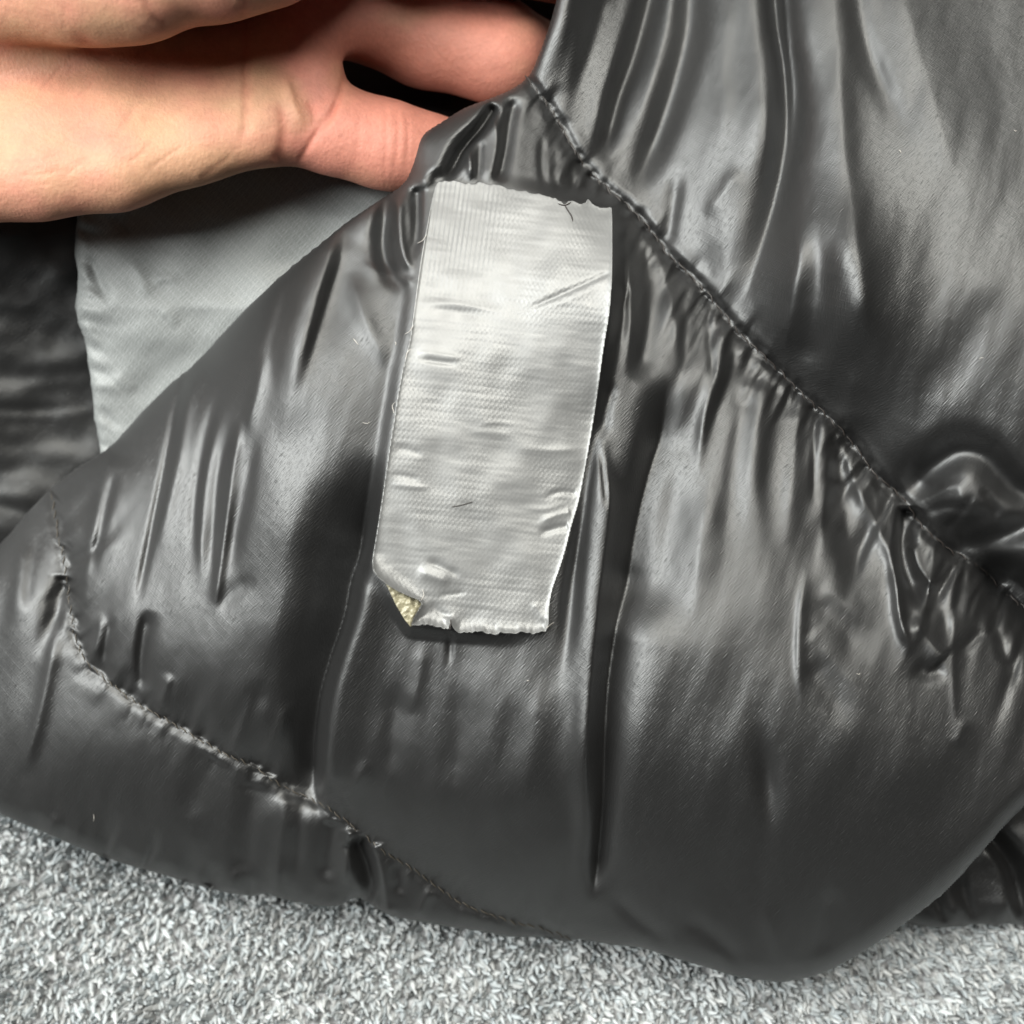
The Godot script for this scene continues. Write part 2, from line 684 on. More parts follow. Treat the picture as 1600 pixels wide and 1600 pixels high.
func puff(x: float, y: float) -> float:
	var q := Vector2(x, y)
	var d1 := line_dist(seam1, q)
	var d2 := line_dist(seam2, q)
	var s1 := signf(y - line_y(seam1, x)) if x > 826.0 else 1.0
	var z := 40.0
	# the three quilted baffles swell between their seams
	var k := clampf(0.5 + s1 * d1 / 40.0, 0.0, 1.0)
	var upper := 150.0 * (1.0 - exp(-d1 / 150.0)) * lerpf(0.12, 1.0, smoothstep(880.0, 1300.0, x))
	var middle := 100.0 * lerpf(0.7, 1.0, smoothstep(90.0, 440.0, x)) * (1.0 - exp(-soft_min(d1, 1.2 * d2) / 140.0))
	z += lerpf(upper, middle, k)
	if baffle(x, y) == 2:
		z += 22.0 * (1.0 - exp(-d2 / 60.0)) - lerpf(0.05, 0.34, smoothstep(880.0, 1060.0, y)) * d2 - 100.0 * lerpf(0.7, 1.0, smoothstep(90.0, 440.0, x)) * (1.0 - exp(-soft_min(d1, 1.2 * d2) / 140.0))
	# the held corner is pinched thin, the hem hangs forward and rolls under
	z -= 55.0 * exp(-pow((x - 700.0) / 240.0, 2) - pow((y - 170.0) / 210.0, 2))
	z += 26.0 * exp(-pow((x - 1230.0) / 420.0, 2) - pow((y - 1130.0) / 260.0, 2))
	z -= 0.35 * (sqrt(pow(430.0 - y, 2) + 22500.0) + 430.0 - y) * 0.5 * smoothstep(850.0, 1030.0, x)
	z -= 0.17 * maxf(0.0, 1020.0 - y) * smoothstep(500.0, 260.0, x) * smoothstep(1060.0, 900.0, y)
	z -= 46.0 * exp(-line_dist(fall, q) / 125.0) * smoothstep(760.0, 560.0, x)
	z -= 0.00080 * pow(maxf(0.0, y - 1120.0), 2)
	z -= 0.06 * maxf(0.0, 400.0 - x) * smoothstep(1250.0, 900.0, y)
	return z

func build_jacket():
	seam1 = spline(v2([826, 126, 838, 140, 868, 182, 897, 232, 922, 268, 958, 304, 1003, 344, 1046, 398, 1100, 452, 1148, 512, 1196, 558, 1250, 612, 1296, 655, 1330, 690, 1368, 742, 1408, 776, 1430, 808, 1474, 852, 1528, 886, 1600, 950, 1700, 1040, 1860, 1170]))
	seam2 = spline(v2([70, 740, 82, 775, 90, 830, 103, 893, 113, 970, 130, 1025, 158, 1056, 210, 1096, 262, 1126, 330, 1166, 398, 1200, 450, 1232, 500, 1255, 552, 1292, 602, 1332, 650, 1362, 690, 1392, 740, 1420, 800, 1440, 850, 1452, 905, 1474]))
	origin = Vector3(0, 0, -0.02)
	var root := Node3D.new()
	root.name = "puffer_jacket"
	root.position = origin
	add_child(root)
	tag(root, "black quilted puffer jacket with shiny nylon baffles, hem lifted off the grey carpet", "jacket")
	# ---- the lifted hem
	var sh := Sheet.new(-260, -200, 1840, 1600, 3.2)
	jk = sh
	sh.from_coarse(puff, 5)
	var broad := noise_of(101, 1.0, 2)
	sh.noise(broad, 4.5, 0.0055, 0.0035, 0.1)
	var crinkle := noise_of(103, 1.0, 2)
	for j in sh.ny:
		for i in sh.nx:
			var x := sh.x0 + i * sh.step
			var y := sh.y0 + j * sh.step
			sh.h[j * sh.nx + i] -= 0.8 * crinkle.get_noise_2d(x * 0.02 + 0.004 * y, y * 0.007) + 0.25 * crinkle.get_noise_2d(x * 0.05 + 50.0, y * 0.03)
	sh.noise(noise_of(102, 1.0, 1), 1.3, 0.014, 0.0045, 0.25)
	var outline := spline(v2([
		-262, 1060, -120, 960, 0, 848, 40, 802, 75, 766, 120, 730, 170, 698, 215, 650, 262, 602, 305, 566, 360, 506, 410, 456, 455, 416, 500, 380, 545, 344,
		590, 314, 628, 288, 640, 268, 644, 240, 654, 214, 690, 190, 726, 168, 768, 152, 800, 138, 826, 118, 842, 84, 858, 40, 872, -10, 890, -80, 910, -202,
		1200, -260, 1842, -220, 1880, 500, 1842, 1100, 1700, 1190, 1600, 1262, 1532, 1336, 1480, 1392, 1420, 1440, 1350, 1488, 1290, 1520, 1235, 1534, 1180, 1532, 1140, 1524, 1108, 1514, 1060, 1500,
		1000, 1482, 960, 1478, 905, 1469, 880, 1472, 850, 1464, 800, 1465, 760, 1458, 700, 1449, 650, 1440, 610, 1432, 585, 1418, 562, 1404, 548, 1406, 530, 1416, 500, 1417, 470, 1412, 440, 1406, 420, 1398,
		395, 1400, 365, 1398, 330, 1390, 300, 1382, 262, 1370, 220, 1358, 180, 1346, 120, 1324, 80, 1306, 40, 1290, 0, 1272, -100, 1220, -264, 1160]), true, 9.0)
	sh.cut(outline, 150.0)
	jacket_folds(sh)
	# ---- the tape lies on the swelling; the cloth below is pressed to it
	build_tape_sheet(sh)
	round_edge(sh, edge_radius, 150.0, 0.9)
	var labels := PackedByteArray()
	labels.resize(sh.nx * sh.ny)
	for j in sh.ny:
		for i in sh.nx:
			labels[j * sh.nx + i] = baffle(sh.x0 + (i + 0.5) * sh.step, sh.y0 + (j + 0.5) * sh.step)
	var ms := sheet_meshes(sh, labels, 3, 3.0, 46.0)
	part("upper_baffle", ms[0], M.nylon, root)
	part("middle_baffle", ms[1], M.nylon, root)
	part("lower_baffle", ms[2], M.nylon, root)
	seam_stitches(root, sh, seam1, 0.0, 0.80, 21.0, M.thread, 5)
	seam_stitches(root, sh, seam2, 0.03, 0.985, 15.0, M.tan_thread, 6)
	back_pieces(root)
	build_tape()
	# specks of lint on the cloth
	origin = root.position
	for e in [[1530, 561, 1533, 559, 1537, 559], [1584, 203, 1587, 205, 1589, 204], [1404, 234, 1407, 236, 1408, 239], [823, 1063, 825, 1064, 827, 1063], [146, 1272, 147, 1278, 146, 1283], [552, 529, 557, 535, 560, 539], [617, 534, 619, 536, 618, 539], [566, 660, 574, 662, 578, 659], [1338, 1052, 1342, 1054, 1344, 1052]]:
		part("lint_fibre", hair_line(e, 0.55, 1.2), M.lint, root)

func edge_radius(x: float, y: float) -> float:
	var low := lerpf(26.0, 32.0, smoothstep(700.0, 1050.0, x)) * (0.55 + 0.45 * smoothstep(20.0, 130.0, absf(x - 562.0)))
	var side := lerpf(112.0, 30.0, smoothstep(300.0, 620.0, x))
	return lerpf(side, low, smoothstep(1000.0, 1200.0, y))

func seam_stitches(root: Node3D, sh: Sheet, line: PackedVector2Array, a: float, b: float, gap: float, m: Material, seed_: int):
	var seam := Node3D.new()
	seam.name = "seam"
	root.add_child(seam, true)
	var rng := RandomNumberGenerator.new()
	rng.seed = seed_
	var len := PackedFloat32Array([0.0])
	for i in line.size() - 1:
		len.append(len[i] + line[i].distance_to(line[i + 1]))
	var total := len[len.size() - 1]
	# four variants of a stitch: a short twisted thread that arches over the cloth, one unit long
	var kinds := []
	for k in 4:
		var p := PackedVector3Array()
		var r := PackedFloat32Array()
		for i in 7:
			var t := i / 6.0
			p.append(Vector3(t - 0.5, 0.11 * sin(PI * t) - 0.05, 0.05 * sin(TAU * t + k)))
			r.append(0.062 * (0.5 + 0.45 * sin(PI * t)) * (1.0 + 0.12 * sin(9.0 * t + k)))
		kinds.append(tube(p, r, 6))
	var s := a * total
	var i := 0
	while s < b * total:
		while i < len.size() - 2 and len[i + 1] < s: i += 1
		var t := (s - len[i]) / maxf(len[i + 1] - len[i], 0.01)
		var q := line[i].lerp(line[i + 1], t)
		var dir := (line[i + 1] - line[i]).normalized()
		var nor := Vector2(-dir.y, dir.x)
		var skew := rng.randf_range(-1.2, 1.2)
		var q0 := q - dir * gap * 0.5 + nor * (-2.2 + skew)
		var q1 := q + dir * gap * 0.5 + nor * (2.2 + skew)
		var w0 := pt(q0.x, q0.y, sh.sample(q0.x, q0.y) + 0.5)
		var w1 := pt(q1.x, q1.y, sh.sample(q1.x, q1.y) + 0.5)
		var ax := w1 - w0
		var up := -cam_fwd
		var az := ax.cross(up).normalized()
		up = az.cross(ax).normalized()
		var l := gap * S
		var o := part("stitch", kinds[rng.randi() % 4], m, seam)
		o.transform = Transform3D(Basis(ax * 0.98, up * l * rng.randf_range(0.9, 1.2), az * l * rng.randf_range(0.9, 1.15)), (w0 + w1) * 0.5 - origin)
		s += gap * rng.randf_range(0.95, 1.08)

# short gathers that run away from a seam
func gathers(sh: Sheet, line: PackedVector2Array, a: float, b: float, side: float, down: Vector2, gap: float, amp: float, reach: float, seed_: int):
	var rng := RandomNumberGenerator.new()
	rng.seed = seed_
	var run := 0.0
	var total := 0.0
	for i in line.size() - 1: total += line[i].distance_to(line[i + 1])
	var next := a * total
	for i in line.size() - 1:
		var l := line[i].distance_to(line[i + 1])
		while next < run + l and next < b * total:
			var q := line[i].lerp(line[i + 1], (next - run) / l)
			var dir := (line[i + 1] - line[i]).normalized()
			var nor := Vector2(-dir.y, dir.x) * side
			var way := (nor + down * rng.randf_range(0.7, 1.3)).normalized()
			var long := reach * pow(rng.randf_range(0.45, 1.0), 1.6)
			var bend := nor.orthogonal() * rng.randf_range(-0.12, 0.12) * long
			var p := PackedVector2Array([q + way * 1.0, q + way * long * 0.5 + bend, q + way * long])
			var w := rng.randf_range(0.18, 0.36) * gap
			var s := -1.0 if rng.randf() < 0.6 else 0.8
			sh.fold_line(sh.curve(p), amp * s * rng.randf_range(0.45, 1.1), w * rng.randf_range(0.7, 1.3), w * rng.randf_range(0.7, 1.3), 0.05, 0.75, rng.randf_range(1.2, 2.2))
			next += gap * rng.randf_range(0.55, 1.5)
		run += l

func jacket_folds(sh: Sheet):
	# seams pull the cloth in
	sh.fold_line(seam1, -13.0, 10.0, 9.0, 0.0, 0.0)
	sh.fold_line(seam2, -6.0, 9.0, 20.0, 0.02, 0.02)
	for s in [-1.0, 1.0]:
		gathers(sh, seam1, 0.01, 0.82, s, Vector2(0, 0.5 * s), 10.0, 1.3, 22.0, 31)
		gathers(sh, seam2, 0.02, 0.98, s, Vector2(-0.3 * s, 0.4 * s), 9.0, 0.7, 20.0, 32)
	gathers(sh, seam1, 0.02, 0.86, 1.0, Vector2(-0.05, 0.9), 17.0, 5.5, 100.0, 11)
	gathers(sh, seam1, 0.10, 0.86, 1.0, Vector2(0.0, 1.0), 34.0, 9.0, 270.0, 16)
	gathers(sh, seam1, 0.02, 0.40, -1.0, Vector2(0.1, -0.8), 30.0, 5.0, 80.0, 12)
	gathers(sh, seam2, 0.03, 0.97, -1.0, Vector2(0.25, -0.7), 20.0, 3.4, 60.0, 13)
	gathers(sh, seam2, 0.03, 0.6, -1.0, Vector2(0.25, -1.2), 42.0, 7.0, 190.0, 17)
	gathers(sh, seam2, 0.03, 0.97, 1.0, Vector2(-0.25, 0.6), 18.0, 1.8, 60.0, 14)
	gathers(sh, seam2, 0.15, 0.97, 1.0, Vector2(-0.25, 0.8), 40.0, 4.0, 110.0, 18)
	gathers(sh, PackedVector2Array([Vector2(40, 1296), Vector2(250, 1372), Vector2(500, 1420), Vector2(640, 1440)]), 0.02, 0.98, -1.0, Vector2(0.1, -0.4), 30.0, 10.0, 80.0, 19)
	gathers(sh, seam1, 0.60, 0.86, 1.0, Vector2(0.0, 0.9), 30.0, 6.0, 110.0, 15)
	# ---- upper baffle: tension folds that fan out of the grip above
	sh.fold([1002, -60, 990, 0, 966, 70, 946, 140, 934, 200, 926, 252], 17, 30, 14, 0.05, 0.25, 0.7)
	sh.fold([1030, -60, 1014, 0, 990, 85, 966, 150, 948, 215, 932, 258], -28, 18, 20, 0.05, 0.2, 0.7)
	sh.fold([1050, -40, 1040, 40, 1022, 110, 1000, 180, 972, 250], 10, 16, 16, 0.1, 0.4)
	sh.fold([1082, -60, 1078, 40, 1062, 110, 1040, 180, 1012, 250, 986, 312], -28, 20, 24, 0.05, 0.25, 0.8)
	sh.fold([900, -60, 880, 40, 862, 110], 8, 22, 30, 0.1, 0.5)
	sh.fold([945, -20, 925, 60, 905, 130, 893, 185], -6, 12, 14, 0.2, 0.4)
	sh.fold([1140, -20, 1128, 90, 1130, 170, 1122, 220, 1100, 290], 7, 26, 18, 0.2, 0.4)
	sh.fold([1062, 255, 1050, 330, 1042, 395], -9, 13, 12, 0.4, 0.2)
	sh.fold([1100, 340, 1130, 300, 1158, 260], 5, 14, 14)
	sh.fold([1186, -60, 1192, 20, 1200, 90, 1201, 160, 1196, 230, 1180, 300], 15, 34, 12, 0.05, 0.4)
	sh.fold([1205, -60, 1214, 40, 1226, 110, 1230, 190, 1220, 270, 1198, 360, 1172, 440, 1145, 520], -52, 20, 26, 0.02, 0.35, 1.5, 1.5)
	sh.fold([1222, -40, 1229, 60, 1237, 150, 1232, 240], 9, 5, 6, 0.1, 0.4)
	sh.fold([1302, -60, 1306, 40, 1312, 130, 1318, 230, 1332, 330, 1344, 430, 1352, 520, 1350, 556], 16, 54, 30, 0.02, 0.18, 0.62)
	sh.fold([1335, -40, 1350, 60, 1385, 150, 1420, 230], -10, 18, 16, 0.05, 0.5)
	sh.fold([1402, -60, 1432, 60, 1456, 140, 1482, 230, 1515, 310, 1550, 370], 19, 48, 90, 0.02, 0.45, 0.8)
	sh.fold([1246, 330, 1250, 400, 1238, 470, 1224, 555], 8, 20, 16, 0.3, 0.2, 0.8)
	sh.fold([1275, 340, 1282, 420, 1275, 500, 1262, 590], -16, 22, 26, 0.4, 0.2, 1.3)
	sh.fold([1270, 260, 1300, 360, 1322, 440, 1334, 520, 1338, 580, 1330, 640], 46, 120, 88, 0.45, 0.45, 1.0, 2.0)
	sh.fold([1340, 560, 1330, 620, 1330, 680], 8, 20, 24, 0.4, 0.3)
	sh.fold([1560, 440, 1500, 560, 1470, 640], -5, 30, 30)
	# the tuck at the right: a dark crease, a small puffed lobe and the hollow below it
	sh.fold([1396, 782, 1428, 760, 1460, 728, 1498, 706, 1535, 712, 1562, 738, 1590, 764, 1640, 780, 1720, 790], -36, 28, 26, 0.15, 0.05, 1.0, 2.0)
	sh.dent(1506, 790, 46, 34, 14.0, 0.2)
	sh.fold([1498, 745, 1502, 775, 1518, 800, 1545, 810], 3.5, 12, 10, 0.2, 0.5)
	sh.fold([1440, 806, 1482, 792, 1532, 802], -5, 7, 9)
	sh.fold([1468, 832, 1500, 804, 1522, 768], -4.5, 6, 8)
	sh.fold([1424, 790, 1462, 772, 1500, 752], 4, 7, 7)
	sh.fold([1530, 760, 1552, 790, 1560, 815], -5, 7, 9)
	sh.fold([1455, 830, 1500, 822, 1545, 805, 1580, 785], -8, 16, 16, 0.2, 0.4)
	sh.fold([1462, 850, 1510, 852, 1560, 840, 1640, 810, 1750, 800], -26, 20, 22, 0.15, 0.05)
	sh.fold([1500, 872, 1545, 885, 1600, 920, 1700, 1000, 1840, 1110], -85, 42, 20, 0.2, 0.0, 1.6)
	# ---- middle baffle, right of the tape
	sh.fold([966, 330, 980, 392, 985, 462, 984, 530, 972, 596], 9, 10, 7, 0.15, 0.35)
	sh.fold([958, 500, 975, 470, 984, 440], -4, 5, 6)
	sh.fold([1006, 372, 1014, 430, 1014, 500, 1004, 560, 990, 604], -17, 13, 26, 0.2, 0.2, 0.9)
	sh.fold([1026, 385, 1046, 460, 1060, 530, 1068, 600], 8, 16, 12, 0.15, 0.5)
	sh.fold([1072, 470, 1068, 540, 1066, 590], -5, 7, 7, 0.3, 0.4)
	sh.fold([1110, 460, 1108, 520, 1114, 590, 1104, 640], -5, 6, 7, 0.1, 0.4)
	sh.fold([1136, 508, 1126, 560, 1108, 625, 1096, 690, 1090, 760], 11, 12, 9, 0.08, 0.4)
	sh.fold([1152, 545, 1140, 590, 1120, 640, 1105, 690], -9, 9, 14, 0.15, 0.4)
	sh.fold([1190, 590, 1180, 660, 1175, 740, 1180, 820], 8, 22, 30, 0.1, 0.5)
	sh.fold([1044, 570, 1034, 670, 1012, 745, 992, 830, 978, 920, 962, 1000], -56, 24, 72, 0.3, 0.25, 1.0, 1.35)
	sh.fold([985, 860, 965, 960, 950, 1060, 944, 1150, 941, 1250, 934, 1340, 924, 1412], -40, 16, 34, 0.3, 0.14, 0.6, 1.35)
	sh.fold([926, 660, 942, 720, 952, 790, 944, 870, 934, 950, 924, 1050, 917, 1150, 914, 1240, 920, 1340], 22, 34, 11, 0.2, 0.3, 0.75)
	sh.fold([936, 690, 943, 740, 949, 800], -6, 4, 4)
	sh.fold([944, 560, 930, 640, 914, 720, 906, 800, 896, 900, 886, 1000, 872, 1090], -17, 14, 13, 0.3, 0.35)
	sh.fold([958, 590, 944, 640, 940, 690], -9, 10, 12)
	sh.fold([848, 1040, 838, 1120, 822, 1210, 806, 1310], 8, 34, 26, 0.3, 0.4)
	sh.fold([886, 1200, 892, 1290, 880, 1380, 866, 1450], -8, 18, 16, 0.4, 0.3)
	sh.fold([704, 984, 703, 1020, 699, 1050], -5, 5, 4, 0.05, 0.6)
	sh.fold([664, 1000, 655, 1060, 640, 1120], 5, 18, 12)
	sh.fold([620, 1060, 614, 1140, 608, 1220], -6, 16, 16)
	sh.fold([720, 1060, 716, 1150, 700, 1240], -5, 22, 18)
	sh.fold([775, 1010, 768, 1120, 770, 1240, 760, 1340], 6, 40, 30)
	sh.fold([575, 1180, 560, 1220, 535, 1258], 8, 12, 14, 0.4, 0.15)
	sh.fold([835, 1440, 870, 1460, 905, 1468], -12, 10, 8)
	sh.fold([1216, 596, 1206, 680, 1200, 760, 1204, 850], -9, 14, 22, 0.08, 0.5, 1.3)
	sh.fold([1252, 636, 1242, 720, 1232, 820, 1230, 900], 8, 13, 18, 0.08, 0.5, 1.2)
	sh.fold([1164, 600, 1152, 700, 1140, 800, 1128, 910], -10, 16, 24, 0.12, 0.5, 1.3)
	sh.fold([1112, 740, 1098, 820, 1088, 910, 1084, 990], 8, 20, 26, 0.3, 0.5)
	sh.fold([1060, 700, 1052, 790, 1040, 880, 1030, 980], -7, 18, 26, 0.3, 0.4)
	# left of the tape
	sh.fold([606, 700, 594, 780, 572, 850, 552, 900, 540, 960, 516, 1030, 499, 1100, 492, 1180, 494, 1240, 500, 1290], -76, 54, 13, 0.25, 0.16, 0.8, 1.5)
	sh.fold([470, 400, 460, 520, 450, 660, 436, 800, 424, 940], 24, 90, 110, 0.3, 0.4)
	sh.fold([574, 850, 562, 930, 546, 1000, 528, 1060, 517, 1120, 511, 1190, 507, 1250], 22, 10, 46, 0.2, 0.1)
	sh.fold([556, 318, 546, 356, 532, 410, 512, 470, 494, 530, 478, 590, 462, 640], -19, 20, 60, 0.2, 0.5, 0.8, 1.6)
	sh.fold([530, 336, 518, 376, 502, 440, 484, 510, 466, 570, 450, 630], 14, 40, 16, 0.2, 0.45)
	sh.fold([456, 430, 440, 490, 424, 550, 410, 620], -6, 12, 20)
	sh.fold([548, 420, 566, 486, 590, 540, 606, 580], 9, 16, 20, 0.3, 0.3)
	sh.fold([560, 410, 600, 425, 640, 440, 658, 446], 8, 12, 10, 0.4, 0.2)
	sh.fold([610, 270, 603, 330, 600, 390, 612, 430, 648, 446], -30, 15, 12, 0.1, 0.3)
	sh.fold([626, 300, 624, 350, 632, 400, 652, 432], 12, 10, 8, 0.2, 0.2)
	sh.fold([650, 290, 654, 350, 652, 410], -16, 9, 10, 0.1, 0.3)
	sh.fold([776, 160, 752, 198, 726, 230, 708, 262, 694, 292], -26, 8, 9, 0.1, 0.0)
	sh.fold([768, 150, 738, 186, 706, 216, 682, 260, 668, 300], 14, 22, 13, 0.1, 0.1)
	sh.fold([728, 232, 736, 258, 734, 290], 11, 7, 7, 0.2, 0.0)
	sh.fold([770, 178, 778, 220, 772, 262, 762, 296], 9, 10, 8, 0.2, 0.0)
	sh.fold([752, 214, 748, 250, 746, 292], -8, 7, 7, 0.2, 0.0)
	sh.fold([806, 148, 796, 190, 788, 240, 776, 290], -15, 10, 11, 0.15, 0.1)
	sh.fold([850, 205, 846, 250, 852, 300], -5, 6, 7)
	sh.fold([872, 230, 866, 270, 874, 310], -4, 7, 7)
	sh.fold([894, 248, 892, 276, 896, 300], -5, 5, 6)
	# the lit fall of fine folds at the far left
	sh.fold([176, 700, 158, 770, 146, 850, 134, 930, 128, 1010], 10, 14, 50, 0.1, 0.35)
	sh.fold([182, 730, 166, 790, 150, 860, 138, 910], -7, 7, 8, 0.2, 0.3)
	sh.fold([300, 560, 278, 620, 262, 700, 246, 780, 228, 870, 210, 960], -7, 5, 8, 0.1, 0.2)
	sh.fold([310, 570, 292, 640, 280, 720, 262, 800, 244, 880], 7, 10, 12, 0.1, 0.3)
	sh.fold([352, 590, 322, 680, 306, 780, 300, 890], -6, 9, 11)
	sh.fold([348, 640, 322, 740, 314, 840, 316, 930], 6, 7, 8)
	sh.fold([362, 660, 342, 740, 334, 830, 330, 910], -5, 8, 8)
	sh.fold([380, 640, 364, 730, 352, 830, 340, 920, 336, 966], 9, 9, 8, 0.2, 0.15)
	sh.fold([404, 660, 386, 750, 366, 850, 360, 910], -7, 12, 12)
	sh.fold([420, 540, 400, 620, 384, 690], 7, 10, 10)
	sh.fold([232, 950, 222, 1010, 222, 1086], -11, 9, 14, 0.2, 0.2)
	sh.fold([162, 955, 150, 1000, 142, 1040], 7, 8, 7)
	sh.fold([176, 960, 166, 1000, 158, 1042], -6, 6, 7)
	sh.fold([268, 1050, 256, 1085, 246, 1112], 7, 10, 8)
	sh.fold([400, 900, 360, 930, 330, 960], -4, 14, 14)
	sh.fold([455, 1090, 430, 1150, 405, 1196], 6, 10, 12)
	sh.fold([420, 1060, 380, 1120, 350, 1165], -7, 20, 22)
	sh.fold([470, 760, 452, 860, 436, 960, 420, 1060], 7, 40, 34)
	sh.dent(455, 690, 40, 60, -10.0, 0.2)
	# ---- middle baffle, lower right
	sh.dent(1197, 1212, 20, 58, -17.0, -0.12)
	sh.dent(1186, 1330, 20, 80, -5.0, 0.1)
	sh.fold([1262, 880, 1250, 960, 1248, 1040, 1254, 1120], 7, 6, 12, 0.3, 0.4)
	sh.fold([1262, 985, 1310, 1040, 1350, 1090, 1385, 1120], 4, 18, 22, 0.1, 0.5)
	sh.fold([1272, 930, 1320, 985, 1362, 1040], -4, 18, 22, 0.2, 0.5)
	sh.fold([1262, 1030, 1300, 1090, 1335, 1150], -5, 18, 22, 0.2, 0.5)
	sh.fold([1285, 915, 1330, 950, 1370, 985], 3, 18, 18, 0.2, 0.5)
	sh.fold([1292, 655, 1292, 740, 1286, 820, 1280, 890], 10, 16, 9, 0.05, 0.4)
	sh.fold([1274, 640, 1272, 720, 1270, 800], -5, 5, 5, 0.05, 0.4)
	sh.fold([1306, 672, 1316, 760, 1328, 850, 1348, 940], -20, 14, 22, 0.1, 0.35, 1.6)
	sh.fold([1312, 680, 1336, 752, 1368, 818, 1396, 880, 1406, 950, 1424, 1026], 11, 12, 12, 0.1, 0.2)
	sh.fold([1358, 740, 1370, 780, 1376, 820], 5, 8, 8)
	sh.fold([1414, 790, 1408, 840, 1410, 885, 1428, 925, 1450, 955], -38, 8, 20, 0.05, 0.3, 1.2)
	sh.fold([1402, 800, 1396, 850, 1402, 910, 1408, 970, 1426, 1024], 10, 10, 5, 0.1, 0.2)
	sh.fold([1426, 850, 1434, 882, 1452, 908, 1472, 922], 9, 7, 8, 0.1, 0.3)
	sh.fold([1428, 960, 1452, 1004, 1476, 1030], 14, 22, 16, 0.3, 0.1)
	sh.fold([1424, 1040, 1452, 1050, 1480, 1042], -9, 14, 14)
	sh.fold([1456, 900, 1474, 960, 1480, 1010], -8, 14, 12)
	sh.fold([1490, 900, 1489, 980, 1490, 1090, 1496, 1150], 3.5, 6, 6)
	sh.fold([1508, 890, 1500, 930, 1486, 970], -7, 8, 10)
	sh.fold([1536, 880, 1550, 930, 1562, 1000, 1600, 1090], -7, 9, 9, 0.05, 0.4)
	sh.fold([1562, 915, 1580, 980, 1602, 1050], 8, 12, 12, 0.05, 0.4)
	sh.fold([1545, 980, 1520, 1000, 1494, 1024], -6, 10, 9)
	sh.fold([1510, 1120, 1500, 1145, 1492, 1170], 4, 10, 10)
	sh.fold([1560, 1130, 1500, 1220, 1400, 1330], -6, 60, 60)
	sh.fold([950, 1390, 1000, 1440, 1060, 1482], -5, 12, 14)
	sh.fold([1060, 1430, 1120, 1470, 1170, 1520], -5, 12, 16)
	sh.fold([1180, 1400, 1210, 1460, 1226, 1525], 4, 20, 20)
	sh.fold([1300, 1380, 1296, 1440, 1280, 1505], -4, 20, 22)
	# ---- lower baffle
	sh.fold([101, 900, 92, 945, 76, 1000, 60, 1040], -15, 13, 10, 0.04, 0.5, 1.4)
	sh.fold([90, 960, 78, 1040, 64, 1110, 48, 1170, 34, 1214], 9, 11, 13, 0.2, 0.2)
	sh.fold([40, 830, 30, 900, 18, 980], 6, 14, 20)
	sh.fold([70, 820, 50, 880, 40, 960], -5, 10, 10)
	sh.fold([30, 860, 10, 940, -20, 1040], -6, 18, 18)
	sh.fold([448, 1240, 440, 1310, 430, 1390], 8, 18, 14, 0.1, 0.2)
	sh.fold([472, 1262, 466, 1320, 462, 1370], -5, 10, 10)
	sh.fold([398, 1220, 386, 1290, 380, 1370], -8, 22, 18, 0.1, 0.2)
	sh.fold([338, 1180, 310, 1230, 290, 1290], -7, 24, 22, 0.1, 0.4)
	sh.fold([524, 1282, 516, 1330, 510, 1384], -14, 16, 16, 0.1, 0.3)
	sh.fold([548, 1296, 545, 1340, 540, 1386], 10, 10, 9, 0.05, 0.3)
	sh.fold([558, 1306, 574, 1350, 580, 1384, 568, 1408], -34, 20, 9, 0.1, 0.0)
	sh.fold([584, 1318, 596, 1360, 604, 1400, 604, 1432], 12, 7, 18, 0.05, 0.1)
	sh.fold([675, 1385, 660, 1415, 650, 1440], 6, 10, 10)
	sh.fold([620, 1345, 625, 1375, 618, 1400], -8, 10, 10)

# ---------------------------------------------------------------- tape
func build_tape_sheet(cloth: Sheet):
	var t := Sheet.new(560, 262, 980, 1012, 1.9)
	var low := Sheet.new(540, 240, 1004, 1036, 8.0)
	# the tape bridges the swelling in broad curves
	var f := func(x: float, y: float) -> float:
		return puff(x, y) + 15.0 - 0.0001 * pow(x - (820.0 - (y - 283.0) * 0.142), 2) + 0.0011 * pow(maxf(0.0, x - 690.0), 2) * smoothstep(720.0, 420.0, y) - 0.08 * (x - 770.0) - 0.07 * (sqrt(pow(560.0 - y, 2) + 6400.0) + 560.0 - y) * 0.5
	low.from_coarse(f, 2)
	for j in t.ny:
		for i in t.nx:
			t.h[j * t.nx + i] = low.sample(t.x0 + i * t.step, t.y0 + j * t.step)
	# cloth pressed to it
	var rim := v2([683, 283, 730, 285, 780, 290, 820, 299, 870, 312, 915, 317, 955, 325, 957, 430, 950, 500, 930, 640, 905, 780, 880, 870, 862, 930, 855, 986, 790, 990, 700, 982, 645, 976, 590, 900, 583, 880, 600, 760, 625, 600, 650, 460, 672, 330])
	var q := cloth.near(PackedVector2Array([Vector2(575, 275), Vector2(965, 995)]), 30.0)
	for j in cloth.ny:
		var y := cloth.y0 + j * cloth.step
		if y < 250.0 or y > 1020.0: continue
		for i in cloth.nx:
			var x := cloth.x0 + i * cloth.step
			if x < 550.0 or x > 990.0: continue
			var inside := Geometry2D.is_point_in_polygon(Vector2(x, y), rim)
			var d := 1e9
			for k in rim.size():
				var c := Geometry2D.get_closest_point_to_segment(Vector2(x, y), rim[k], rim[(k + 1) % rim.size()])
				d = minf(d, c.distance_squared_to(Vector2(x, y)))
			d = sqrt(d) * (1.0 if inside else -1.0)
			if d > -24.0:
				var at := j * cloth.nx + i
				var to := low.sample(x, y) - 5.0
				cloth.h[at] = lerpf(cloth.h[at], to, smoothstep(-24.0, 2.0, d))
	tape_top = t

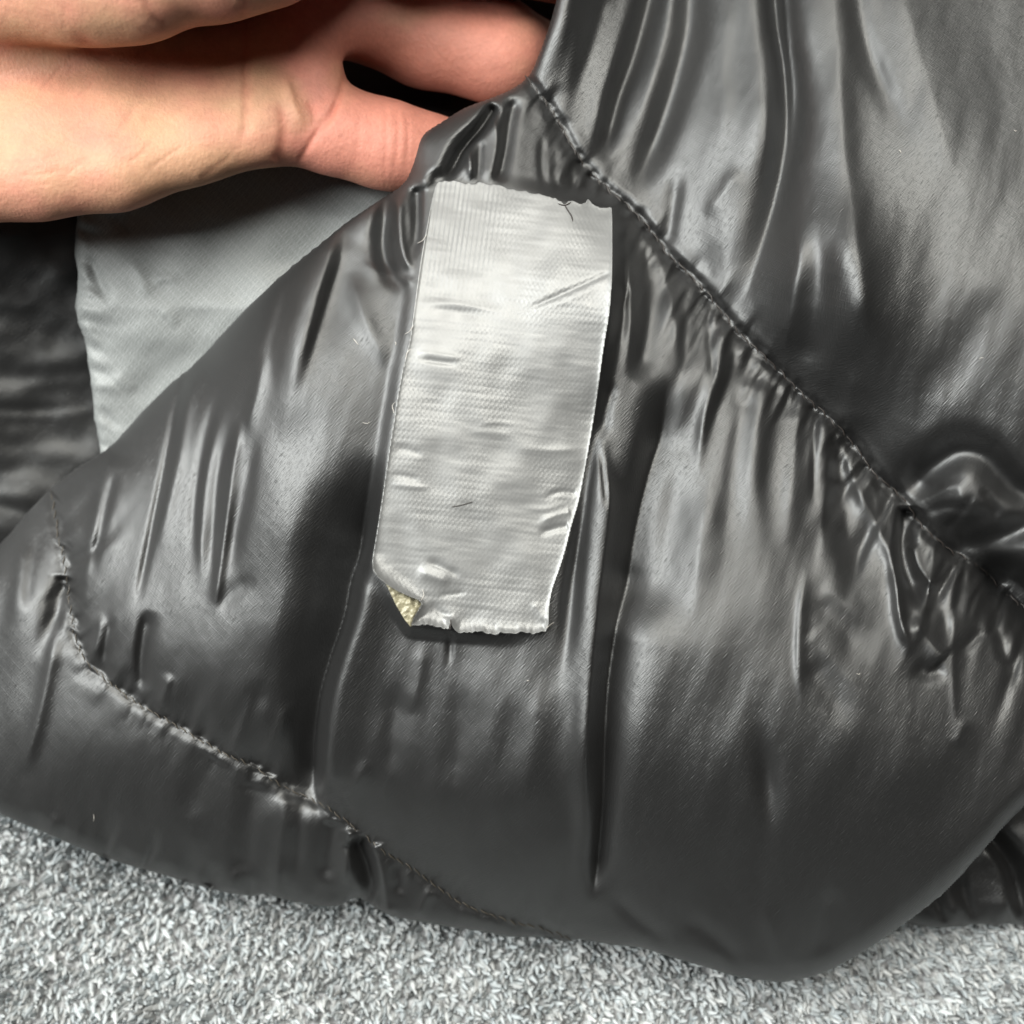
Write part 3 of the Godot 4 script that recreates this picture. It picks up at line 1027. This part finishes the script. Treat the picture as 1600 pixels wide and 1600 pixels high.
func build_tape():
	var t := tape_top
	origin = pt(730, 960, 60)
	var root := Node3D.new()
	root.name = "duct_tape_patch"
	root.position = origin
	add_child(root)
	tag(root, "silver duct tape strip with ragged torn ends stuck on the black jacket", "tape")
	var rng := RandomNumberGenerator.new()
	rng.seed = 4
	# torn ends wander, cut sides run nearly straight
	var edge := PackedVector2Array()
	var top := spline(v2([684, 284, 712, 283, 732, 287, 752, 286, 780, 290, 802, 297, 826, 300, 850, 305, 872, 312, 884, 320, 888, 313, 912, 318, 918, 312, 934, 322, 956, 325]), false, 4.0)
	for p in top: edge.append(p + Vector2(0, rng.randf_range(-1.8, 1.8)))
	edge.append_array(spline(v2([957, 345, 957, 400, 956, 440, 952, 490, 944, 540, 937, 590, 930, 640, 922, 690, 913, 740, 904, 785, 893, 822, 884, 858, 874, 890, 863, 922, 858, 950, 857, 975, 853, 987]), false, 8.0))
	var low := spline(v2([846, 986, 832, 990, 818, 987, 800, 991, 786, 988, 770, 991, 750, 987, 730, 989, 712, 985, 703, 972, 700, 983, 676, 977, 660, 976, 642, 979]), false, 4.0)
	for p in low: edge.append(p + Vector2(0, rng.randf_range(-1.8, 1.8)))
	edge.append_array(v2([646, 966, 652, 956, 659, 944, 655, 938, 640, 932, 622, 924, 604, 913, 592, 903]))
	edge.append_array(spline(v2([584, 893, 582, 876, 588, 838, 594, 800, 600, 760, 608, 705, 616, 655, 624, 604, 632, 566, 641, 528, 646, 492, 652, 446, 658, 404, 666, 360, 674, 318, 680, 292]), false, 8.0))
	t.cut(edge, 26.0)
	var streak := noise_of(61, 1.0, 3)
	var cloudy := noise_of(62, 1.0, 2)
	var rub := noise_of(63, 1.0, 2)
	var lean := 0.142
	for j in t.ny:
		var y := t.y0 + j * t.step
		for i in t.nx:
			var at := j * t.nx + i
			if t.sd[at] < -4.0: continue
			var x := t.x0 + i * t.step
			# along and across the strip
			var a := x + (y - 283.0) * lean - 690.0
			var b := y - (x - 820.0) * lean * 0.75
			var fade := 0.45 + 0.75 * smoothstep(-0.35, 0.45, rub.get_noise_2d(x * 0.006, y * 0.006))
			var rows := sin(b * TAU / 11.6 + 0.5 * sin(a * 0.02))
			var cols := sin(a * TAU / 7.6)
			var left := smoothstep(150.0, 20.0, a) * smoothstep(520.0, 330.0, y)
			var v := 0.17 * fade * (rows * (1.0 - left) + 0.9 * cols) - 0.34 * fade * maxf(0.0, rows) * maxf(0.0, cols) * 2.0 * (1.0 - 0.7 * left)
			v += left * 0.5 * cols
			v += 0.7 * streak.get_noise_2d(x * 0.006 + 7.0, b * 0.022)
			v += 0.2 * streak.get_noise_2d(x * 0.012 + 70.0, b * 0.075)
			v += 3.0 * cloudy.get_noise_2d(x * 0.009, y * 0.007)
			t.h[at] += v
	# creases
	t.fold([650, 560, 684, 566, 724, 570], -1.9, 4, 5)
	t.fold([646, 548, 690, 554, 730, 562], 1.6, 7, 5)
	t.fold([648, 480, 700, 474, 760, 484, 806, 492], 1.7, 8, 7)
	t.fold([652, 490, 700, 486, 770, 496], -1.3, 7, 9)
	t.fold([956, 424, 900, 450, 850, 472, 812, 488], -2.3, 5, 4, 0.1, 0.3)
	t.fold([952, 440, 890, 468, 850, 484], 1.2, 8, 6)
	t.fold([900, 772, 876, 768, 846, 780], -1.9, 5, 5, 0.05, 0.4)
	t.fold([892, 800, 866, 806, 836, 822], 2.4, 6, 7, 0.05, 0.4)
	t.fold([888, 822, 866, 826, 838, 836], -2.9, 6, 6, 0.05, 0.4)
	t.fold([664, 876, 694, 888, 722, 902], -2.6, 5, 7)
	t.fold([650, 890, 680, 902, 706, 912], 3.2, 9, 9)
	t.fold([612, 700, 640, 704, 664, 712], -1.6, 5, 6)
	t.fold([606, 740, 640, 746, 660, 752], -1.4, 6, 6)
	t.fold([604, 756, 640, 760, 676, 762], 1.3, 5, 5)
	t.fold([682, 930, 712, 928, 730, 926], -1.4, 4, 4)
	t.fold([668, 942, 690, 958, 706, 966], -2.4, 5, 6, 0.3, 0.1)
	t.fold([740, 666, 776, 660, 810, 664], 0.7, 4, 4)
	t.fold([726, 674, 770, 676, 810, 682], 1, 5, 5)
	t.fold([800, 700, 860, 704, 915, 700], 1.2, 7, 7)
	t.fold([816, 790, 850, 796, 894, 782], 1.3, 7, 7)
	t.fold([830, 940, 846, 960, 852, 975], 2.2, 7, 6)
	t.fold([668, 430, 720, 436, 780, 430], 1.2, 12, 12)
	# the lower end and the sides curl off the cloth
	for j in t.ny:
		for i in t.nx:
			var at := j * t.nx + i
			var s := maxf(t.sd[at], 0.0)
			var x := t.x0 + i * t.step
			var y := t.y0 + j * t.step
			var end := smoothstep(925.0, 975.0, y)
			t.h[at] += end * 11.0 * exp(-s / 7.5)
			t.h[at] += smoothstep(860.0, 905.0, y) * smoothstep(690.0, 600.0, x) * 16.0 * exp(-s / 14.0)
			t.h[at] += 3.0 * exp(-s / 3.5) * smoothstep(300.0, 340.0, y) * (1.0 - end)
			if t.sd[at] < -4.0: t.h[at] += 0.0
	part("tape_strip", sheet_meshes(t, PackedByteArray(), 1, 1.6, 0.0)[0], M.tape, root)
	# the peeled corner shows its adhesive
	var g := Sheet.new(590, 890, 680, 996, 1.6)
	for j in g.ny:
		for i in g.nx:
			var x := g.x0 + i * g.step
			var y := g.y0 + j * g.step
			g.h[j * g.nx + i] = t.sample(clampf(x, 590.0, 940.0), minf(y, 972.0)) - 5.0 - 0.10 * (y - 900.0) + 2.2 * rub.get_noise_2d(x * 0.09, y * 0.09) + 1.2 * streak.get_noise_2d(x * 0.2, y * 0.2)
	g.fold([636, 930, 646, 952, 652, 964], 5.0, 6, 5)
	g.cut(v2([596, 902, 622, 921, 640, 928, 660, 936, 664, 944, 656, 956, 650, 966, 642, 980, 632, 968, 618, 944, 606, 918]), 12.0)
	part("peeled_corner", sheet_meshes(g, PackedByteArray(), 1, 1.2, 0.0)[0], M.glue, root)
	part("tear_line", hair_line([882, 320, 888, 330, 893, 338, 895, 346], 1.0, 0.8), M.thread, root)
	part("tear_line", hair_line([872, 318, 882, 321, 892, 316], 0.9, 0.8), M.thread, root)
	part("tear_line", hair_line([704, 968, 704, 976, 703, 984], 1.1, 0.6), M.thread, root)
	part("tear_line", hair_line([706, 792, 722, 789, 738, 784], 0.7, 0.6), M.thread, root)
	# fibres that stand off the cut edges
	var ends := [[652, 380, 660, 376, 667, 366], [618, 628, 613, 634, 616, 646], [853, 982, 860, 976, 866, 972], [632, 522, 640, 518, 646, 508], [660, 920, 662, 930, 658, 938], [642, 545, 636, 552, 634, 562]]
	for e in ends:
		part("loose_fibre", hair_line(e, 0.5, 4.0), M.lint, root)

func hair_line(p: Array, r: float, off: float) -> ArrayMesh:
	var line := spline(v2(p), false, 3.0)
	var path := PackedVector3Array()
	var rad := PackedFloat32Array()
	for k in line.size():
		var q := line[k]
		var z := maxf(tape_top.sample(q.x, q.y) if tape_top.sample_sd(q.x, q.y) > -3.0 else -1e3, jk.sample(q.x, q.y))
		path.append(pt(q.x, q.y, z + off) - origin)
		rad.append(r * S * (1.0 if k > 0 and k < line.size() - 1 else 0.4))
	return tube(path, rad, 5)

# ---------------------------------------------------------------- the rest of the jacket, heaped behind
func back_piece(root: Node3D, called: String, outline: Array, at: float, m: Material, seed_: int, r: float, folds: Callable, swell := 1.0):
	var p := spline(v2(outline), true, 14.0)
	var lo := p[0]
	var hi := p[0]
	for q in p:
		lo = lo.min(q); hi = hi.max(q)
	var sh := Sheet.new(lo.x - 20, lo.y - 20, hi.x + 20, hi.y + 20, 5.0)
	sh.h.fill(at)
	sh.noise(noise_of(seed_, 1.0, 2), 10.0 * swell, 0.005, 0.006)
	sh.noise(noise_of(seed_ + 1, 1.0, 2), 1.6 * swell, 0.012, 0.016)
	folds.call(sh)
	sh.cut(p, r + 8.0)
	var rad := func(_x: float, _y: float) -> float: return r
	round_edge(sh, rad, r + 8.0, 0.9)
	part(called, sheet_meshes(sh, PackedByteArray(), 1, 3.0, r * 0.8)[0], m, root)

func back_pieces(root: Node3D):
	origin = root.position
	back_piece(root, "lining_panel", [126, 180, 119, 340, 117, 400, 121, 430, 117, 480, 121, 505, 131, 528, 136, 560, 143, 610, 146, 650, 154, 690, 160, 760, 175, 900, 420, 960, 700, 900, 840, 600, 780, 330, 640, 232, 430, 200, 280, 150, 200, 120],
		-80.0, M.lining, 201, 16.0, func(sh: Sheet):
			for j in sh.ny:
				for i in sh.nx:
					sh.h[j * sh.nx + i] -= 0.32 * maxf(0.0, sh.y0 + j * sh.step - 480.0)
			sh.fold([138, 396, 150, 430, 164, 462, 172, 478], -5.85, 6, 9)
			sh.fold([128, 410, 134, 440, 150, 470], 5.2, 10, 8)
			sh.fold([170, 330, 186, 350, 200, 372], -4.55, 7, 8)
			sh.fold([196, 400, 220, 432, 232, 470], 3.9, 10, 12)
			sh.fold([118, 490, 130, 530, 150, 548, 172, 552], -4.55, 7, 7)
			sh.fold([128, 500, 142, 524, 162, 540], 3.9, 7, 7)
			sh.fold([175, 585, 195, 600, 215, 608], 3.25, 6, 6)
			sh.fold([150, 620, 170, 655, 190, 676], -3.25, 7, 7)
			sh.fold([235, 440, 262, 434, 282, 440], 3.25, 7, 7)
			sh.fold([245, 486, 268, 494, 270, 515], 3.25, 7, 7)
			sh.fold([560, 250, 480, 360, 420, 470], -6.5, 60, 60)
			gathers(sh, PackedVector2Array([Vector2(118, 340), Vector2(120, 480), Vector2(142, 610), Vector2(156, 720)]), 0.0, 1.0, -1.0, Vector2(0.3, 0.5), 24.0, 5.0, 100.0, 71))
	back_piece(root, "back_baffle", [-330, 150, -200, 60, 60, 40, 260, 150, 300, 400, 290, 700, 240, 900, 120, 1010, -100, 1060, -330, 960],
		-190.0, M.nylon, 211, 60.0, func(sh: Sheet):
			for j in sh.ny:
				for i in sh.nx:
					sh.h[j * sh.nx + i] -= 0.40 * (sh.x0 + i * sh.step - 60.0) + 0.18 * (sh.y0 + j * sh.step - 600.0)
			sh.fold([-40, 470, 30, 480, 70, 460, 118, 440], 2, 14, 14)
			sh.fold([-40, 420, 40, 440, 110, 410], -2.4, 22, 22)
			sh.fold([-60, 510, 20, 520, 70, 500], 1.8, 18, 14)
			sh.fold([60, 540, 110, 530, 150, 520], -3.2, 30, 26)
			sh.fold([-60, 586, 40, 586, 150, 576], -1.6, 12, 14)
			sh.fold([-60, 610, 60, 604, 160, 590], 1.2, 10, 12)
			sh.fold([-60, 634, 60, 640, 160, 630], -2, 9, 9)
			sh.fold([-60, 650, 60, 652, 160, 640], 1.6, 10, 10)
			sh.fold([-60, 690, 60, 694, 160, 680], -1.8, 14, 14)
			sh.fold([-60, 740, 60, 730, 150, 720], -1.6, 12, 12)
			sh.fold([-60, 766, 20, 772, 60, 786], 1.6, 8, 12)
			sh.fold([-60, 776, 10, 792, 60, 806], -2.4, 8, 8)
			sh.fold([-60, 360, 60, 372, 118, 360], 1.8, 16, 16), 1.0)
	back_piece(root, "inner_facing", [470, -330, 900, -330, 1000, -200, 1010, 60, 930, 220, 800, 270, 700, 240, 640, 190, 520, 190, 440, 120, 440, -100],
		-240.0, M.nylon, 221, 14.0, func(_sh: Sheet): pass)
	back_piece(root, "sleeve_fold", [1395, 1425, 1412, 1440, 1440, 1449, 1480, 1451, 1520, 1446, 1545, 1446, 1556, 1450, 1572, 1444, 1600, 1447, 1680, 1446, 1800, 1420, 1860, 1250, 1700, 1080, 1560, 1120, 1430, 1260, 1385, 1380],
		-95.0, M.nylon, 231, 34.0, func(sh: Sheet):
			sh.fold([1470, 1360, 1484, 1400, 1500, 1446], 9, 10, 10)
			sh.fold([1452, 1390, 1468, 1420, 1480, 1448], -8, 8, 8)
			sh.fold([1500, 1360, 1510, 1410, 1530, 1446], -8, 9, 9)
			sh.fold([1530, 1300, 1562, 1360, 1572, 1410, 1560, 1450], 14, 30, 9)
			sh.fold([1536, 1300, 1575, 1350, 1590, 1400, 1600, 1450], -34, 10, 22, 0.1, 0.0)
			sh.fold([1580, 1290, 1630, 1370, 1660, 1440], 12, 24, 24))

# ---------------------------------------------------------------- hand
func build_hand():
	# bones: two joints with radii; the skin is one smooth surface over all of them
	var bones := [
		# heel and little-finger side of the palm
		[-420, 150, 30, 150, -140, 215, 10, 128], [-1600, 60, 110, 190, -900, 120, 60, 165], [-900, 120, 60, 165, -420, 150, 30, 150], [-140, 215, 10, 128, 60, 222, 8, 117], [60, 222, 8, 117, 180, 212, 6, 113], [180, 212, 6, 113, 300, 186, 6, 97], [300, 186, 6, 97, 385, 172, 6, 90],
		[-60, 268, 52, 84, 60, 264, 62, 76], [60, 264, 62, 76, 180, 252, 62, 74], [180, 252, 62, 74, 300, 222, 56, 63], [300, 222, 56, 63, 392, 204, 46, 56],
		# body of the palm
		[-160, 40, 0, 140, 160, 80, -50, 112], [160, 80, -50, 112, 400, 70, -56, 96], [-160, -130, -10, 140, 420, -100, -60, 110],
		# pads at the roots of the fingers
		[405, 130, 0, 66, 430, 186, 14, 70], [438, 30, -36, 70, 476, 120, 0, 62], [440, -20, -50, 80, 500, 30, -50, 70],
		# little finger
		[455, 186, 4, 66, 520, 202, -2, 68], [520, 202, -2, 68, 600, 225, -12, 68], [600, 225, -12, 68, 660, 240, -34, 62], [660, 240, -34, 62, 740, 250, -80, 56],
		# ring finger
		[480, -10, -70, 78, 575, 12, -94, 82], [575, 12, -94, 82, 670, 52, -110, 84], [670, 52, -110, 84, 772, 78, -114, 80], [772, 78, -114, 80, 900, 130, -240, 70],
		# middle finger and forefinger
		[470, -140, 10, 90, 650, -120, 0, 86], [650, -120, 0, 86, 800, -86, -40, 76], [800, -86, -40, 76, 890, -60, -110, 70],
		[460, -260, -10, 82, 640, -250, -50, 76], [640, -250, -50, 76, 860, -200, -90, 70], [-160, -260, 0, 120, 440, -250, -20, 92],
		# thumb
		[-200, -80, 40, 150, -20, -50, 80, 118], [-20, -50, 70, 118, 140, -70, 120, 140], [140, -70, 120, 140, 205, -76, 130, 144], [262, -112, 130, 142, 330, -108, 130, 142], [330, -108, 130, 142, 410, -128, 126, 138], [410, -128, 126, 138, 500, -160, 110, 110], [205, -76, 130, 140, 262, -108, 130, 140],
	]
	var cell := 10.0
	var x0 := -1400.0
	var y0 := -400.0
	var z0 := -220.0
	var nx := 234
	var ny := 80
	var nz := 58
	var f := PackedFloat32Array()
	f.resize(nx * ny * nz)
	var soft := 8.0
	for b in bones:
		var ax := float(b[0]); var ay := float(b[1]); var az := float(b[2]); var ar := float(b[3])
		var bx := float(b[4]) - ax; var by := float(b[5]) - ay; var bz := float(b[6]) - az; var br := float(b[7])
		var l2 := bx * bx + by * by + bz * bz
		var rm := maxf(ar, br) + 44.0
		var i0 := maxi(0, int((minf(ax, ax + bx) - rm - x0) / cell)); var i1 := mini(nx - 1, int((maxf(ax, ax + bx) + rm - x0) / cell))
		var j0 := maxi(0, int((minf(ay, ay + by) - rm - y0) / cell)); var j1 := mini(ny - 1, int((maxf(ay, ay + by) + rm - y0) / cell))
		var k0 := maxi(0, int((minf(az, az + bz) - rm - z0) / cell)); var k1 := mini(nz - 1, int((maxf(az, az + bz) + rm - z0) / cell))
		for k in range(k0, k1 + 1):
			var qz := z0 + k * cell - az
			for j in range(j0, j1 + 1):
				var qy := y0 + j * cell - ay
				var at := (k * ny + j) * nx
				for i in range(i0, i1 + 1):
					var qx := x0 + i * cell - ax
					var t := clampf((qx * bx + qy * by + qz * bz) / l2, 0.0, 1.0)
					var ex := qx - bx * t; var ey := qy - by * t; var ez := qz - bz * t
					var d := sqrt(ex * ex + ey * ey + ez * ez) - ar - (br - ar) * t
					if d < 44.0:
						f[at + i] += exp(-maxf(d, -60.0) / soft)
	for a in f.size():
		f[a] = -soft * log(f[a]) if f[a] > 1e-3 else 55.0
	# surface nets
	var vert := PackedVector3Array()
	var nor := PackedVector3Array()
	var of := PackedInt32Array()
	of.resize(nx * ny * nz)
	of.fill(-1)
	var off := [0, 1, nx, nx + 1, nx * ny, nx * ny + 1, nx * ny + nx, nx * ny + nx + 1]
	var corner := []
	for c in 8: corner.append(Vector3(c & 1, (c >> 1) & 1, c >> 2))
	for k in nz - 1:
		for j in ny - 1:
			for i in nx - 1:
				var at := (k * ny + j) * nx + i
				var v0 := f[at]
				if absf(v0) > 24.0: continue
				var low := 0
				for c in 8:
					if f[at + off[c]] < 0.0: low += 1
				if low == 0 or low == 8: continue
				var sum := Vector3.ZERO
				var cnt := 0
				for c in 8:
					for ax in 3:
						if c & (1 << ax): continue
						var c2 := c | (1 << ax)
						var fa := f[at + off[c]]
						var fb := f[at + off[c2]]
						if (fa < 0.0) != (fb < 0.0):
							sum += (corner[c] as Vector3).lerp(corner[c2], fa / (fa - fb))
							cnt += 1
				var g := Vector3.ZERO
				for c in 8:
					var s: Vector3 = corner[c] * 2.0 - Vector3.ONE
					g += s * f[at + off[c]]
				of[at] = vert.size()
				vert.append(Vector3(x0, y0, z0) + (Vector3(i, j, k) + sum / cnt) * cell)
				nor.append(g.normalized())
	var quads := PackedInt32Array()
	var strides := [1, nx, nx * ny]
	for k in range(1, nz - 1):
		for j in range(1, ny - 1):
			for i in range(1, nx - 1):
				var at := (k * ny + j) * nx + i
				var fa := f[at]
				if absf(fa) > 24.0: continue
				for ax in 3:
					var fb := f[at + int(strides[ax])]
					if (fa < 0.0) == (fb < 0.0): continue
					var u: int = strides[(ax + 1) % 3]
					var w: int = strides[(ax + 2) % 3]
					var a := of[at - u - w]; var b := of[at - w]; var c := of[at]; var d := of[at - u]
					if a < 0 or b < 0 or c < 0 or d < 0: continue
					if fa < 0.0: quads.append_array([a, b, c, d])
					else: quads.append_array([a, d, c, b])
	# relax a little
	for pass_ in 2:
		var acc := PackedVector3Array(); acc.resize(vert.size())
		var num := PackedFloat32Array(); num.resize(vert.size())
		for q in range(0, quads.size(), 4):
			var mid := (vert[quads[q]] + vert[quads[q + 1]] + vert[quads[q + 2]] + vert[quads[q + 3]]) * 0.25
			for e in 4:
				acc[quads[q + e]] += mid
				num[quads[q + e]] += 1.0
		for a in vert.size():
			if num[a] > 0.0: vert[a] = vert[a].lerp(acc[a] / num[a], 0.6)
		var na := PackedVector3Array(); na.resize(vert.size())
		for q in range(0, quads.size(), 4):
			for e in 4: na[quads[q + e]] += nor[quads[q]] + nor[quads[q + 1]] + nor[quads[q + 2]] + nor[quads[q + 3]]
		for a in vert.size(): nor[a] = na[a].normalized()
	# lines and creases of the palm, as depth over the palm's own surface
	var lines := Sheet.new(-40, -60, 900, 380, 2.5)
	hand_lines(lines)
	var blot := noise_of(301, 1.0, 3)
	var ov := PackedVector3Array()
	var on := PackedVector3Array()
	var oc := PackedColorArray()
	var oi := PackedInt32Array()
	origin = pt(120, 345, 0)
	origin.y = pt(120, 345, 0).y
	var shared := {}
	for q in range(0, quads.size(), 4):
		var mid := (vert[quads[q]] + vert[quads[q + 2]]) * 0.5
		var near := mid.x > -30.0 and mid.x < 890.0 and mid.y > -50.0 and mid.y < 370.0 and (nor[quads[q]] + nor[quads[q + 2]]).z > -0.5
		var m := 4 if near else 1
		var ids := PackedInt32Array()
		for e in range(0, m + 1):
			for g in range(0, m + 1):
				var fu := float(g) / m
				var fv := float(e) / m
				var p := vert[quads[q]].lerp(vert[quads[q + 1]], fu).lerp(vert[quads[q + 3]].lerp(vert[quads[q + 2]], fu), fv)
				var nn := nor[quads[q]].lerp(nor[quads[q + 1]], fu).lerp(nor[quads[q + 3]].lerp(nor[quads[q + 2]], fu), fv).normalized()
				var key := Vector3i((p * 40.0).round())
				if shared.has(key):
					ids.append(shared[key])
					continue
				var red := 0.0
				if near:
					var face := smoothstep(0.0, 0.35, nn.z)
					var h := lines.sample(p.x, p.y) * face
					var gx := (lines.sample(p.x + 2.5, p.y) - lines.sample(p.x - 2.5, p.y)) / 5.0 * face
					var gy := (lines.sample(p.x, p.y + 2.5) - lines.sample(p.x, p.y - 2.5)) / 5.0 * face
					p += nn * h
					nn = (nn - Vector3(gx, gy, 0) * 1.0).normalized()
					red = clampf(-h * 0.10, 0.0, 0.5)
				ids.append(ov.size())
				shared[key] = ov.size()
				ov.append(pt(p.x, p.y, p.z) - origin)
				on.append((cam_right * nn.x - cam_up * nn.y - cam_fwd * nn.z).normalized())
				oc.append(skin_tone(p, red, blot))
		for e in m:
			for g in m:
				var a := ids[e * (m + 1) + g]; var b := ids[e * (m + 1) + g + 1]; var c := ids[(e + 1) * (m + 1) + g + 1]; var d := ids[(e + 1) * (m + 1) + g]
				oi.append_array([a, b, c, a, c, d])
	# turn the faces to the outside
	var t0 := (ov[oi[1]] - ov[oi[0]]).cross(ov[oi[2]] - ov[oi[0]])
	if t0.dot(on[oi[0]]) > 0.0:
		for e in range(0, oi.size(), 3):
			var s := oi[e + 1]
			oi[e + 1] = oi[e + 2]
			oi[e + 2] = s
	var hand := MeshInstance3D.new()
	hand.name = "hand"
	hand.mesh = mesh_of(ov, on, oi, oc)
	hand.material_override = M.skin
	hand.position = origin
	add_child(hand)
	tag(hand, "bare hand with the palm open, fingers tucked behind the jacket hem to hold it", "hand")

func skin_tone(p: Vector3, red: float, blot: FastNoiseLite) -> Color:
	var c := Vector3(0.45, 0.248, 0.150)
	var pink := Vector3(0.46, 0.183, 0.132)
	var k := 0.30 + 0.85 * blot.get_noise_3d(p.x * 0.006, p.y * 0.008, p.z * 0.006)
	k += 0.75 * smoothstep(395.0, 520.0, p.x)                   # fingers are pinker than the palm
	k += 0.45 * exp(-pow((p.x - 70.0) / 130.0, 2) - pow((p.y - 190.0) / 90.0, 2))
	k -= 0.5 * exp(-pow((p.x - 310.0) / 90.0, 2) - pow((p.y - 250.0) / 60.0, 2))
	k -= 0.5 * exp(-pow((p.x - 462.0) / 22.0, 2) - pow((p.y - 180.0) / 34.0, 2))
	c = c.lerp(pink, clampf(k, 0.0, 1.0))
	c = c.lerp(Vector3(0.42, 0.13, 0.09), red)
	c *= 1.0 + 0.10 * blot.get_noise_3d(p.x * 0.03, p.y * 0.03, p.z * 0.03) + 0.10 * blot.get_noise_3d(p.x * 0.11, p.y * 0.11, p.z * 0.11)
	return Color(c.x, c.y, c.z)

func hand_lines(s: Sheet):
	s.fold([90, 285, 130, 258, 175, 220, 205, 180, 222, 150], -1.8, 7, 7, 0.3, 0.2)
	s.fold([98, 284, 140, 250, 188, 205], 1.6, 8, 5)
	s.fold([380, -40, 382, 40, 383, 110, 384, 170, 380, 215, 366, 245], -3.0, 7, 10, 0.05, 0.25)
	s.fold([366, 240, 340, 258, 310, 280], -1.0, 5, 5, 0.2, 0.1)
	s.fold([545, 100, 534, 140, 522, 168, 500, 200, 480, 232, 462, 258], -3.2, 6, 6, 0.05, 0.1)
	s.fold([528, 150, 520, 178, 505, 205], -2.5, 4, 4)
	s.fold([442, 110, 456, 160, 472, 196, 482, 208], 6.0, 10, 9)
	s.fold([436, 150, 444, 200, 436, 240, 428, 256], -3.0, 8, 10, 0.3, 0.1)
	s.fold([480, 150, 492, 182, 486, 206], -3.0, 8, 10)
	s.fold([100, 40, 130, 66, 170, 92, 220, 122], -4.0, 12, 12, 0.3, 0.6)
	s.fold([60, 146, 90, 112, 104, 100], -1.1, 3, 3)
	s.fold([112, 156, 136, 140, 150, 124], -1.1, 3, 3)
	s.fold([100, 210, 130, 190, 160, 162], -1.2, 3, 3)
	s.fold([10, 180, 50, 160, 80, 140], -0.9, 3, 3)
	s.fold([0, 255, 60, 250, 110, 236], -0.9, 3, 3)
	s.fold([20, 275, 70, 272, 110, 262], -0.9, 3, 3)
	s.fold([190, 260, 220, 240, 240, 214], -0.8, 4, 3)
	s.fold([226, 270, 262, 244, 300, 220], -0.8, 4, 4)
	s.fold([600, 150, 604, 200, 600, 290], -1.0, 4, 4)
	s.fold([618, 160, 622, 210, 616, 280], -1.2, 4, 4)
	s.fold([634, 165, 638, 215, 632, 270], -1.0, 3, 3)
	s.fold([560, 150, 562, 200, 552, 270], -0.7, 5, 5)
	s.fold([224, -10, 232, 14, 244, 30, 262, 38], -1.8, 8, 8, 0.1, 0.1)
	s.fold([102, 0, 102, 30, 98, 60], -0.8, 7, 7)
	s.fold([640, 20, 660, 60, 655, 110], -1.2, 12, 12)
	var n := noise_of(311, 1.0, 3)
	s.noise(n, 0.35, 0.03, 0.05, 0.4)
	s.noise(noise_of(312, 1.0, 2), 0.12, 0.12, 0.16, 0.5)
